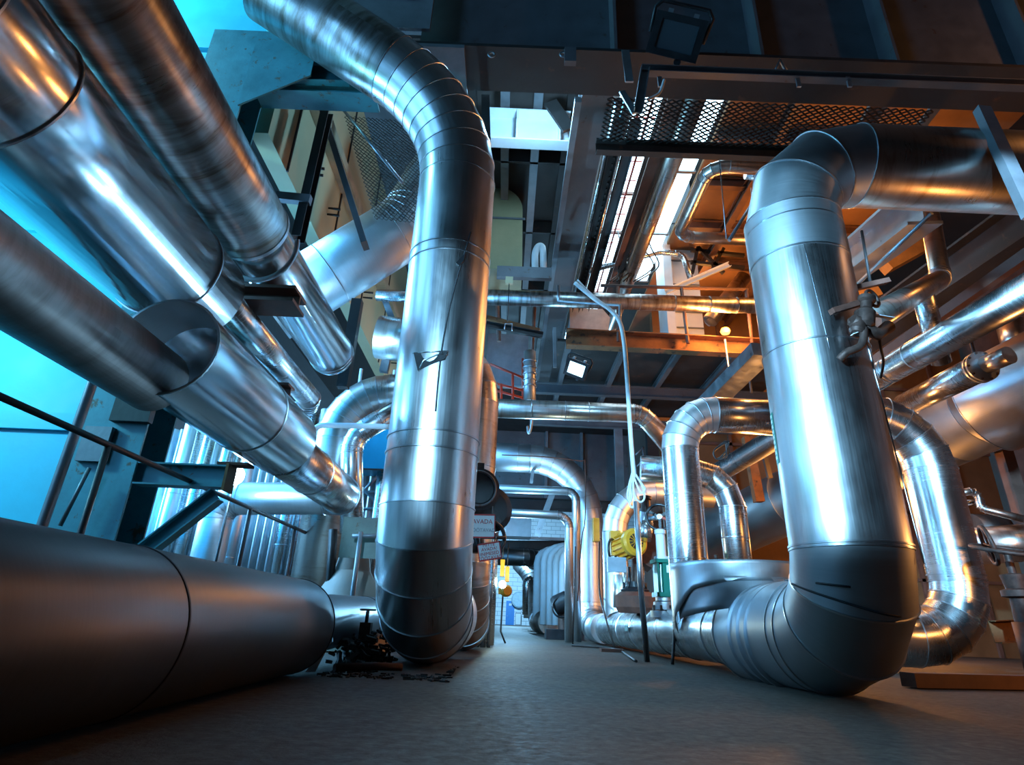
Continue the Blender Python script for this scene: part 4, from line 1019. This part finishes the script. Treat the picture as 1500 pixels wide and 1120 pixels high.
rod('vertical_tube', 'copper tinted tube right of the slim pale pipe under the yellow motor', [at(918, 890, Y=14.6), at(917, 830, Y=14.6)], .09, ALU_WARM, 'tube', None, 16)
# signs of the plant on the header
pl = MB(); hp_ = at(917, 923, X=2.46)
pl.box((2.462, hp_.y - .16, .40), (2.47, hp_.y + .16, .50)); pl.build('small_plate', paint('green_plate', (.2, .35, .32), .5), bigr)

# ------------- yellow motor valve
ym = thing('motor_valve', 'yellow electric motor on a dark valve in front of the pale riser', 'valve', at(915, 797, Y=12.6))
p = at(929, 794, Y=12.4); ax = V((.35, -1, .12)).normalized()
MB().lathe([(0, .17), (.05, .22), (.42, .22), (.44, .26), (.54, .26), (.58, .22)], p - ax * .5, ax, 32).build('motor', YEL, ym); mo_ = [o for o in ym.children if o.name.startswith('motor')][0]
for k in range(18):
    a = 2 * PI * k / 18; sx = ax.cross(V((0, 0, 1))).normalized(); uy = sx.cross(ax); d = sx * math.cos(a) + uy * math.sin(a)
    MB().extrude(R_prof(.015, .06), p - ax * .44 + d * .235, p - ax * .1 + d * .235, d).build('cooling_fin', YEL, mo_)
fc = p + ax * .082
MB().lathe([(0, .15), (.004, .15)], fc, ax, 28).build('fan_recess', CAST, mo_)
for k in range(14):
    a = 2 * PI * k / 14; d = sx * math.cos(a) + uy * math.sin(a)
    MB().extrude(R_prof(.012, .01), fc + ax * .008 + d * .04, fc + ax * .008 + d * .15, ax).build('fan_grille_bar', YEL, mo_)
MB().lathe([(0, .05), (.02, .045)], fc, ax, 16).build('fan_hub', YEL, mo_); MB().lathe([(0, .018), (.026, .016)], fc, ax, 10).build('hub_cap', CAST, mo_)
q = at(902, 795, Y=12.9); MB().box((q.x - .12, 12.75, q.z - .25), (q.x + .08, 13.0, q.z + .22)).build('terminal_box', YEL, ym)
MB().torus(at(897, 805, Y=12.7), (1, -.6, 0), .2, .025, 24, 8).build('handwheel', BLACK, ym)
q = at(941, 815, Y=13.0); MB().extrude(R_prof(.35, .3), at(940, 828, Y=13.1), at(962, 775, Y=13.3), (0, 1, 0)).build('gear_housing', CAST, ym)
MB().tube([at(932, 880, Y=13), at(932, 815, Y=13)], .10, 14).build('stem_tube', CAST, ym)
for x in (922, 941): MB().tube([at(x, 870, Y=12.9), at(x, 830, Y=12.9)], .035, 8).build('yoke_pillar', BLACK, ym)
MB().lathe([(0, .26), (.05, .28), (.1, .18), (.2, .16)], at(930, 868, Y=13), (0, 0, 1), 20).build('bonnet_flange', BLACK, ym)
for k in range(8):
    a = PI * 2 * k / 8; q = at(930, 864, Y=13) + V((.22 * math.cos(a), .22 * math.sin(a), 0)); MB().tube([q, q + V((0, 0, .14))], .02, 6).build('flange_bolt', BLACK, ym)
rb = thing('valve_casting', 'rusty brown valve body block on the header under the yellow motor', 'valve', at(935, 880, Y=13))
a_, b_2 = at(911, 868, Y=12.8), at(960, 897, Y=12.8)
o = MB().lathe([(0, .36), (.1, .41), (.30, .41), (.38, .3)], ((a_.x + b_2.x) / 2, 13.0, b_2.z - .02), (0, 0, 1), 8, True).build('casting', RUSTD, rb)
gb = thing('switch_box', 'flat grey switch box fixed below the yellow motor', 'box', at(904, 830, Y=12.5))
a_, b_2 = at(890, 815, Y=12.5), at(918, 838, Y=12.5); MB().box((a_.x, 12.5, b_2.z), (b_2.x, 12.6, a_.z)).build('cover', paint('blue_grey_box', (.30, .36, .42), .4), gb)
# ------------- green valve yoke
gv = thing('valve_actuator', 'green valve yoke with white neck standing on the floor header', 'valve', at(972, 880, Y=11.4))
Yg = 11.4
a_, b_2 = at(956, 819, Y=Yg), at(989, 875, Y=Yg); cxg = (a_.x + b_2.x) / 2; hw = (b_2.x - a_.x) / 2
zt, zb = a_.z, b_2.z
MB().box((cxg - hw, Yg - .2, zt - .06), (cxg + hw, Yg + .22, zt)).build('top_plate', GREEN, gv)
MB().box((cxg - hw * .98, Yg - .2, zb), (cxg + hw, Yg + .22, zb + .07)).build('bottom_plate', GREEN, gv)
MB().box((cxg - hw * .25, Yg - .16, zb + .07), (cxg + hw * .82, Yg + .16, zt - .06)).build('yoke_housing', GREEN, gv); yh_ = [o for o in gv.children if o.name.startswith('yoke_housing')][0]
MB().box((cxg - hw * .8, Yg - .16, zb + .07), (cxg - hw * .62, Yg + .16, zt - .06)).build('yoke_leg', GREEN, gv)
MB().tube([(cxg - hw * .45, Yg, zb + .07), (cxg - hw * .45, Yg, zt - .06)], .025, 10).build('stem', ZINC, gv)
MB().box((cxg + hw * .1, Yg - .168, zt - .22), (cxg + hw * .5, Yg - .16, zt - .1)).build('name_plate', SIGNW, yh_)
MB().lathe([(0, .13), (.05, .13), (.06, .085), (.42, .08), (.44, .10), (.5, .1), (.52, .05)], (cxg - .02, Yg, zt), (0, 0, 1), 24).build('neck', WHITE, gv)
MB().lathe([(0, .2), (.12, .2), (.14, .16), (.2, .16)], (cxg, Yg, zb - .2), (0, 0, 1), 24).build('base_flange', GALV, gv)
MB().lathe([(0, .24), (.1, .24)], (cxg - .02, Yg, zb - .32), (0, 0, 1), 24).build('lower_flange', GALV, gv)
for k in range(8):
    a = PI * 2 * k / 8 + .2; q = V((cxg + .21 * math.cos(a), Yg + .21 * math.sin(a), zb - .30)); MB().tube([q, q + V((0, 0, .17))], .022, 6).build('flange_bolt', CAST, gv)
hw_ = thing('gate_valve', 'black spoked handwheel valve above the green valve yoke', 'valve', at(967, 757, Y=11.9))
hc = at(966, 757, Y=11.8); ha = V((-.30, -1, .12)).normalized()
whl = MB().torus(hc, ha, .235, .028, 36, 10).build('handwheel', BLACK, hw_)
sx = ha.cross(V((0, 0, 1))).normalized(); uy = sx.cross(ha)
for k in range(3):
    a = 2 * PI * k / 3 + .5; d = sx * math.cos(a) + uy * math.sin(a); MB().extrude(R_prof(.05, .02), hc, hc + d * .23, ha).build('spoke', BLACK, whl)
MB().extrude(R_prof(.045, .012), hc + ha * .02, hc + ha * .02 + (sx * .8 + uy * .3) * -.15, ha).build('red_pointer', RED, whl)
MB().lathe([(0, .07), (.06, .05)], hc - ha * .02, ha, 16).build('hub', ZINC, whl)
q = at(944, 758, Y=12.3); MB().lathe([(0, .1), (.05, .16), (.25, .16), (.3, .1)], q + V((0, .1, -.15)), (.2, 0, 1), 20).build('gearbox', ZINC, hw_)
MB().tube([hc, q + V((.05, .2, 0))], .05, 10).build('shaft', ZINC, hw_)
MB().lathe([(0, .09), (.22, .09), (.24, .12), (.3, .12)], at(946, 742, Y=12.3) + V((0, 0, -.1)), (0, 0, 1), 16).build('bonnet', CAST, hw_)
MB().tube([at(945, 790, Y=12.2), at(948, 765, Y=12.25)], .12, 14).build('body', ALU, hw_)
# yellow junction box on the header riser
yj = thing('junction_box', 'narrow yellow junction box mounted on the wide ringed riser', 'box', at(874, 775, Y=19.6))
a_, b_2 = at(869.5, 758, Y=19.7), at(878.5, 792, Y=19.7); MB().box((a_.x, 19.7, b_2.z), (b_2.x, 19.95, a_.z)).build('cover', YEL, yj)
MB().tube(smooth_path([(b_2.x, 19.8, b_2.z + .1), (b_2.x + .3, 19.6, b_2.z - .05), at(905, 782, Y=18)], 5), .012, 6).build('wire', BLACK, yj)

# ------------- hanging white cable, rods standing on the floor
hc_ = thing('hanging_cable', 'white cable hanging from the roof beam and coiled in loops over the valve', 'cable', at(925, 690, Y=12))
Yc = 11.0
MB().tube(smooth_path([at(842, 414, Y=Yc), at(870, 437, Y=Yc), at(893, 453, Y=Yc), at(907, 470, Y=Yc), at(914, 500, Y=Yc), at(919, 560, Y=Yc), at(924, 640, Y=Yc), at(929, 700, Y=Yc)], 6), .042, 10).build('cable', CABLE, hc_)
MB().tube(smooth_path([at(846, 410, Y=Yc), at(868, 432, Y=Yc), at(890, 449, Y=Yc)], 6), .02, 8).build('second_strand', CABLE, hc_)
for k, (x, w, yb_) in enumerate(((934, 10, 735), (937, 8, 722), (924, 5, 743), (921, 4, 735))):
    MB().tube(smooth_path([at(928, 690, Y=Yc), at(x + w * .7, 712, Y=Yc - .05), at(x + w, yb_ - 6, Y=Yc - .06), at(x + w * .3, yb_, Y=Yc - .06), at(x - w * .5, yb_ - 12, Y=Yc - .05), at(926, 692, Y=Yc)], 6), .018, 8).build('loop', CABLE, hc_)
rod('standing_rod', 'grey steel pole standing on the floor in front of the yellow motor', [at(932, 735, Y=10.2), at(938, 850, Y=9.9), at(948, 969, Z=.0)], .045, ZINC, 'pole', None, 12)
p0 = at(985, 973, Z=0)
rod('bent_rod', 'dark bent rod standing on the floor and hooked over the shroud edge', smooth_path([p0, at(990, 905, Y=p0.y), at(997, 840, Y=p0.y - .1), at(1000, 829, Y=p0.y - .1), at(1006, 827, Y=p0.y - .1), at(1030, 826, Y=p0.y - .1)], 4), .024, RUBBER, 'rod', None, 8)
p0 = at(901, 951, Z=0)
rod('wire_conduit', 'dark wire conduit running down from the yellow junction box to the floor', smooth_path([at(878, 793, Y=19.4), at(878, 862, Y=17.0), at(886, 900, Y=p0.y + .3), p0], 4), .022, RUBBER, 'conduit', None, 8)
p0 = at(839, 943, Z=0)
rod('wire_conduit', 'thin dark wire standing on the aisle floor in front of the far pipe bank', [at(843, 800, Y=p0.y), at(841, 880, Y=p0.y), p0], .018, RUBBER, 'conduit', None, 6)
rod('floor_cable', 'dark cable snaking over the floor beside the header', smooth_path([at(838, 945, Z=.02), at(880, 948, Z=.02), at(905, 951, Z=.02), at(920, 960, Z=.02), at(932, 968, Z=.02)], 5), .02, RUBBER, 'cable', None, 8)
o = MB().box((at(896, 955, Z=0).x - .2, at(896, 955, Z=0).y, 0), (at(896, 955, Z=0).x + .25, at(896, 955, Z=0).y + .3, .06)).build('floor_block', RUSTD); tag(o, 'small dark block on the floor at the foot of the wire conduit', 'block')

# ================================================================== right side pipe field
def ypipe(name, label, ang_, d, R, y0, y1, mat, seams=(), **k):
    a = math.radians(ang_); x, z = d * math.cos(a), H + d * math.sin(a)
    return pipe(name, label, [(x, y0, z), (x, y1, z)], R, mat=mat, seams=seams, **k)


pipe('diagonal_pipe', 'bright blue lit silver pipe slanting from upper right down behind the big riser', [at(1540, 408, Y=6.4), at(1304, 540, Y=9.5), at(1052, 692, Y=14.5)], [.225, .225], bend=.05, gores=1, mat=ALU, seams=(2.5,), N=48)
pipe('duct_pipe', 'huge blue lit duct at the right edge narrowing behind the ringed riser', [at(1800, 440, Y=8.4), at(1448, 594, Y=12.2), at(1395, 622, Y=13.4), at(1012, 800, Y=21.4)], [.98, .84, .84], bend=[.02, .02], gores=[1, 1], mat=[ALU_DUCT, ALU_DULL, ALU_DUCT], seams=(8.5, 10.0), N=64)
pipe('diagonal_pipe', 'short silver pipe with flange above the huge duct', [at(1432, 540, Y=9.6), at(1325, 594, Y=12.0)], .23, mat=ALU, N=40)
fg = thing('flanged_stub', 'pale flanged pipe stub joining the huge duct at the right', 'flange', at(1435, 535, Y=9.5))
d_ = (at(1432, 540, Y=9.6) - at(1325, 594, Y=12)).normalized(); q = at(1432, 540, Y=9.6) + d_ * .02
MB().lathe([(0, .26), (.04, .26), (.05, .2), (.08, .2), (.09, .26), (.13, .26)], q, d_, 28).build('flange', ZINC, fg)
for k in range(10):
    a = 2 * PI * k / 10; sx = d_.cross(V((0, 0, 1))).normalized(); uy = sx.cross(d_); c_ = q + (sx * math.cos(a) + uy * math.sin(a)) * .235
    MB().tube([c_ - d_ * .03, c_ + d_ * .16], .018, 6).build('flange_bolt', CAST, fg)
MB().tube([q + d_ * .2, q + d_ * .62 + V((.12, 0, .03))], .145, 20).build('neck', ALU_WARM, fg)
MB().tube([at(1428, 522, Y=9.5), at(1422, 500, Y=9.5), at(1435, 492, Y=9.5)], .03, 8).build('lever', CAST, fg)
pipe('riser_pipe', 'ringed silver riser just right of the big right riser', [(6.22, 10.4, 4.05), (7.2, 10.4, 4.05), (7.2, 10.4, .48), (4.6, 10.6, .48)], [.36, .40, .40], bend=[.95, .85], gores=[5, 5], mat=[ALU, ALU, ALU], seams=(3.2, 4.3, 4.4), N=56)
# small insulated tee pipe with the brown valve cluster
tp_ = pipe('branch_pipe', 'small silver insulated pipe with elbow and tee beside the big right riser', [at(1268, 472, Y=6.3), at(1378, 408, Y=9.6), at(1358, 290, Y=10.0)], .165, bend=.4, gores=4, mat=ALU_WARM, emat=ALU, N=32)
MB().tube([at(1350, 426, Y=8.7), at(1378, 530, Y=9.4)], .16, 28).build('tee_branch', ALU, tp_)
vc = thing('valve_cluster', 'rust brown twin valve cluster with pale tags on the edge of the big right riser', 'valve', at(1270, 460, Y=5.2))
p = at(1273, 448, Y=5.0)
MB().lathe([(0, .05), (.03, .08), (.16, .08), (.2, .05), (.26, .05), (.28, .075), (.32, .075)], p + V((-.08, 0, -.22)), (.25, 0, 1), 16).build('valve_body', CAST, vc)
MB().lathe([(0, .05), (.03, .07), (.14, .07), (.18, .045), (.24, .06)], at(1255, 488, Y=5.0), (.35, .1, .8), 16).build('valve_body', CAST, vc)
MB().tube([at(1248, 468, Y=5.0), at(1285, 490, Y=5.05), at(1302, 478, Y=5.1)], .06, 12).build('link_pipe', CAST, vc)
MB().tube(smooth_path([at(1230, 526, Y=5.05), at(1240, 516, Y=5.0), at(1262, 505, Y=4.98), at(1266, 480, Y=4.98)], 5), .035, 10).build('drain_tube', CAST, vc)
MB().extrude(R_prof(.07, .05), at(1218, 456, Y=5.0), at(1272, 440, Y=5.08), (0, 0, 1)).build('support_bar', RUSTD, vc)
MB().extrude(R_prof(.07, .05), at(1242, 424, Y=5.35), at(1300, 411, Y=5.5), (0, 0, 1)).build('support_bar', RUSTD, vc)
MB().torus(at(1278, 437, Y=5.05), (.5, -1, .1), .085, .016, 24, 8).build('handwheel', CAST, vc)
MB().torus(at(1252, 474, Y=5.05), (.4, -1, .4), .06, .014, 24, 8).build('handwheel', CAST, vc)
MB().extrude(R_prof(.045, .006), at(1277, 461, Y=5.0), at(1308, 466, Y=5.05), (0, 0, 1)).build('pale_tag', SIGNW, vc)
MB().extrude(R_prof(.045, .006), at(1248, 490, Y=5.0), at(1274, 481, Y=5.0), (0, 0, 1)).build('pale_tag', SIGNW, vc)
rod('hanging_wire', 'dark wire hanging from the valve cluster onto the blue lit pipe', smooth_path([at(1287, 488, Y=5.3), at(1290, 510, Y=5.4), at(1294, 530, Y=5.6), at(1290, 553, Y=5.8)], 4), .014, RUBBER, 'wire', None, 6)
rod('hanger_rod', 'thin hanger rod between the big overhead pipe and the valve cluster', [at(1262, 338, Y=5.9), at(1275, 415, Y=5.9)], .016, RUBBER, 'rod')
# roof beams on the right
beam('roof_beam', 'pale blue lit I-beam running under the overhead right pipe', at(1352, 300, Y=7.6), at(1232, 396, Y=10.6), I_prof(.62, .5, .05, .03), ZINC)
beam('roof_beam', 'dark heavy beam slanting behind the small tee pipe', at(1560, 285, Y=8.6), at(1250, 500, Y=14), I_prof(.8, .5, .05, .03), STEEL_DK)
beam('roof_beam', 'brown channel beam slanting between the tee pipe and the blue lit pipe', at(1570, 322, Y=7.6), at(1268, 535, Y=11.5), U_prof(.18, .14, .02), STEEL_BR)
pipe('diagonal_pipe', 'dim silver pipe behind the brown channel beam at the upper right', [at(1560, 318, Y=11.4), at(1395, 435, Y=14), at(1272, 525, Y=17)], .24, bend=.02, gores=1, mat=ALU_WARM, N=28)
rod('slanting_conduit', 'thin pale conduit slanting under the pale blue I-beam', [at(1365, 312, Y=7.3), at(1252, 420, Y=9)], .03, ZINC, 'conduit')
beam('diagonal_brace', 'bright edged steel angle brace hanging in front of the overhead right pipe', at(1438, 160, Y=5.2), at(1512, 318, Y=4.9), [(-.07, -.05), (.07, -.05), (.07, .05), (-.07, .05)], STEEL_LT, 'brace', (0, 1, 0))
beam('roof_brace', 'grey brace joining walkway grating and girder at the right', at(1345, 190, Y=8.6), at(1385, 138, Y=7.9), R_prof(.18, .06), STEEL_LT, 'brace')
beam('roof_brace', 'brown brace left of the grey brace under the girder', at(1255, 195, Y=8.6), at(1282, 148, Y=7.9), R_prof(.12, .08), STEEL_BR, 'brace')
rod('orange_lit_pipe', 'orange lit vertical pipe at the right edge above the huge duct', [at(1478, 470, Y=13), at(1492, 520, Y=13)], .28, ALU_WARM, 'pipe', None, 24)
# plain duct pieces and casing behind, orange lamplight put into their ochre colours
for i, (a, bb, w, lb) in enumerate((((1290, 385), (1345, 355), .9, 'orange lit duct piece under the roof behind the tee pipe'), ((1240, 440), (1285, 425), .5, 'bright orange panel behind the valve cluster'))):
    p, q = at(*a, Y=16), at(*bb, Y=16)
    o = MB().extrude(R_prof(w * .5, w * .8), p, q).build('duct_piece', paint('ochre_duct_%s' % 'ab'[i], (.62, .36, .14), .6), None, p); tag(o, lb, 'duct')
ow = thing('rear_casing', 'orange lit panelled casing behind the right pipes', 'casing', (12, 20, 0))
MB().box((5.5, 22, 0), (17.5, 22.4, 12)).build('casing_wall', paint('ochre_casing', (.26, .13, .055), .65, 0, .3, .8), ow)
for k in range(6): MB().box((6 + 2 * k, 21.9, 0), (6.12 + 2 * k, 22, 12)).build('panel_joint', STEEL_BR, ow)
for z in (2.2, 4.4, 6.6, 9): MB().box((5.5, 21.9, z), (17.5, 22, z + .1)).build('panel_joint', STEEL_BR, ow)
for i, (a, bb, w, lb) in enumerate((((1094, 640), (1112, 735), .12, 'orange lit steel post left of the big right riser'), ((1118, 660), (1128, 700), .05, 'thin dark post close to the green label of the big riser'))):
    beam('steel_post', lb, at(*a, Y=17 - 3 * i), at(*bb, Y=17 - 3 * i), R_prof(w * 2, w * 2), RUST if i == 0 else STEEL_DK, 'post', (0, 1, 0))
pp_ = thing('cable_loops', 'loops of thin wire hanging under the mid height elbow', 'wiring', at(1060, 660, Y=9.6))
for k in range(3):
    MB().tube(smooth_path([at(1068 - 3 * k, 645, Y=9.7), at(1064, 660 + 4 * k, Y=9.7), at(1050, 672, Y=9.7), at(1046, 660, Y=9.7), at(1062 + 3 * k, 646, Y=9.7)], 5), .012, 6).build('wire', RUBBER, pp_)
# low right corner: small pipes and hand valve
pipe('small_pipe', 'thin orange lit pipe with elbows low at the right edge', [at(1404, 722, Y=12), at(1432, 718, Y=12), at(1436, 744, Y=12), at(1500, 760, Y=11.6)], .07, bend=.12, gores=3, mat=ALU_WARM, N=20)
pipe('small_pipe', 'thin silver pipe stub above the low hand valve', [at(1408, 737, Y=12.5), at(1440, 734, Y=12.5)], .06, mat=ALU, N=16)
hv = thing('hand_valve', 'dark brown hand valve with two handwheels at the lower right edge', 'valve', at(1472, 830, Y=9))
for c_, ax_, r in ((at(1476, 806, Y=9), (.05, -.25, 1), .42), (at(1448, 798, Y=9.2), (1, -.5, .2), .26)):
    wv = MB().torus(c_, ax_, r, .03, 32, 8).build('handwheel', CAST, hv)
    a_ = V(ax_).normalized(); sx = a_.cross(V((0, 1, .1))).normalized(); uy = sx.cross(a_)
    for k in range(2): d = sx if k else uy; MB().tube([c_ - d * r, c_ + d * r], .018, 6).build('spoke', CAST, wv)
c_ = at(1474, 808, Y=9)
MB().lathe([(0, .05), (.3, .05), (.32, .16), (.5, .13), (.52, .2), (.6, .2), (.62, .12), (.95, .14)], c_ + V((0, 0, .02)), (.02, 0, -1), 20).build('bonnet', CAST, hv)
MB().tube([c_ + V((0, 0, -.9)), V((c_.x, c_.y, .01))], .16, 16).build('body', CAST, hv)
pipe('low_pipe', 'dim orange tinted pipe low behind the hand valve', [at(1420, 800, Y=12.5), at(1560, 790, Y=12)], .34, mat=ALU_WARM, N=32)
pipe('low_pipe', 'rusty drum shaped pipe end behind the thin orange lit pipe', [at(1425, 780, Y=14), at(1470, 782, Y=14)], .4, mat=ALU_BROWN, N=32)
for i, (a, bb, w, lb) in enumerate((((1470, 660), (1500, 760), .12, 'dark leaning post at the right edge below the huge duct'), ((1392, 690), (1412, 790), .06, 'thin dark post right of the ringed riser'))):
    beam('steel_post', lb, at(*a, Y=13), at(*bb, Y=13), R_prof(w * 2, w * 2), STEEL_BR, 'post', (0, 1, 0))
beam('floor_channel', 'rust brown channel lying on the floor at the lower right', at(1330, 995, Z=.08), at(1560, 1000, Z=.08), R_prof(.2, .14), STEEL_BR, 'beam')
beam('low_beam', 'rust brown beam low at the right edge beside the ringed riser', at(1452, 925, Y=10), at(1560, 920, Y=10), U_prof(.3, .15), RUST)

LP = at(343, 696, Y=9.9)
bl_ = thing('bulkhead_lamp', 'glaring white lamp behind the tip of the teal bracket', 'lamp', LP)
MB().lathe([(0, .03), (.03, .16), (.14, .15), (.2, .04)], LP, (.3, -1, 0), 20).build('globe', glow('lit_bulkhead_globe', (.75, .92, 1), 40), bl_)
MB().box((LP.x - .1, LP.y, LP.z - .1), (LP.x + .1, LP.y + .06, LP.z + .1)).build('housing', BLACK, bl_)
MB().tube([LP + V((0, .03, 0)), V((LP.x, LP.y + .03, 0))], .02, 6).build('stand', BLACK, bl_)

# ================================================================== lights
def lamp(kind, name, loc, col, w, size=.3, aim=None, sy=None):
    d = bpy.data.lights.new(name, kind); d.color = col; d.energy = w
    o = bpy.data.objects.new(name, d); COL.objects.link(o); o.location = V(loc)
    if kind == 'AREA':
        d.shape = 'RECTANGLE'; d.size = size; d.size_y = sy or size
    else: d.shadow_soft_size = size
    if aim is not None: o.rotation_euler = (V(aim) - V(loc)).to_track_quat('-Z', 'Y').to_euler()
    return o


BL = (.17, .54, 1.0); BW = (.29, .66, 1.0); OR = (1.0, .40, .10)


def spot(name, loc, aim, col, w, half, blend=.25, r=.12):
    o = lamp('SPOT', name, loc, col, w, r, aim); o.data.spot_size = 2 * math.radians(half); o.data.spot_blend = blend
    return o


# daylight through the tall windows of the left wall
lamp('AREA', 'window_daylight', (-12.9, 3.0, 7.4), BL, 600, 4.0, (0, 4.5, 4.0), 10.5)
lamp('AREA', 'window_daylight', (-12.9, -4.4, 7.4), BL, 800, 3.2, (1, 3.5, 4.0), 10.5)
lamp('AREA', 'window_daylight', (-12.9, 11.5, 7.4), BL, 6500, 6.0, (1, 7, 3.5), 10.5)
# floodlights on the cyan wall
lamp('POINT', 'floodlight_bulb', (-8.0, 5.6, 4.0), (.20, .78, 1.0), 620, .25)
lamp('POINT', 'floodlight_bulb', (-7.2, 6.0, 10.8), (.20, .78, 1.0), 480, .25)
# added unseen spots that brighten the risers, signs and right-hand pipes
spot('added_spot', (-1.9, .9, 3.4), (3.1, 6.0, 3.1), BW, 7000, 18)
spot('added_spot', (-1.9, .8, 3.6), (-.75, 6.9, 3.0), BW, 2600, 17)
spot('added_spot', (1.4, -1.4, 4.6), (-.18, 8.5, 1.5), BW, 1500, 4.5)
spot('added_spot', (-9.0, 9.0, 4.0), (-2.6, 10.2, 6.4), BW, 3500, 15)
spot('added_spot', (-1.7, 1.0, 3.6), (2.6, 12.0, 2.6), BW, 9000, 9.5)
spot('added_spot', (1.5, -1.4, 5.0), (7.4, 10.2, 2.9), BW, 15000, 10.5)
lamp('POINT', 'bulkhead_bulb', LP + V((.05, -.16, 0)), BW, 220, .16)
lamp('POINT', 'aisle_light', fl_ + V((.0, -.25, 0)), (.75, 1, .9), 60, .08)
lamp('POINT', 'aisle_light', (.3, 9.0, 9.4), BW, 380, .2)  # unseen lamp added to light the white girder's face
lamp('POINT', 'aisle_light', (.1, 17.0, 4.2), BW, 330, .2)  # unseen lamp added to brighten the wide ringed bend
lamp('POINT', 'aisle_light', (.0, 21.0, 2.0), BW, 700, .3)  # unseen lamp added to brighten the far pipe bank
lamp('POINT', 'aisle_light', (1.2, 45, 6.0), BW, 3500, .4)
lamp('POINT', 'aisle_light', (.9, 70, 6.0), BW, 9000, .4)
lamp('POINT', 'sodium_bulb', at(1063, 484, Y=14.6) + V((0, -.3, 0)), OR, 350, .15)
lamp('POINT', 'sodium_bulb', (8.5, 13.5, 9.5), OR, 350, .25)
lamp('POINT', 'sodium_bulb', (10.5, 17.0, 2.2), OR, 200, .25)
lamp('POINT', 'sodium_bulb', (6.5, 18.5, 9.8), OR, 300, .25)
lamp('POINT', 'sodium_bulb', (9.5, 5.0, 8.0), OR, 150, .12)
lamp('POINT', 'sodium_bulb', (7.6, 6.2, 1.5), OR, 110, .12)
lamp('POINT', 'sodium_bulb', (5.9, 13.4, 3.1), OR, 420, .12)

w = bpy.data.worlds.new('world'); sc.world = w; w.use_nodes = True
bg = w.node_tree.nodes['Background']; bg.inputs[0].default_value = (.30, .55, .85, 1); bg.inputs[1].default_value = .4
sc.view_settings.view_transform = 'Standard'; sc.view_settings.look = 'None'
sc.view_settings.exposure = 0.0; sc.view_settings.gamma = 1.0; sc.view_settings.use_curve_mapping = False
cy = sc.cycles
cy.max_bounces = 7; cy.glossy_bounces = 5; cy.diffuse_bounces = 3; cy.sample_clamp_indirect = 6; cy.caustics_reflective = False; cy.caustics_refractive = False
cy.use_denoising = True
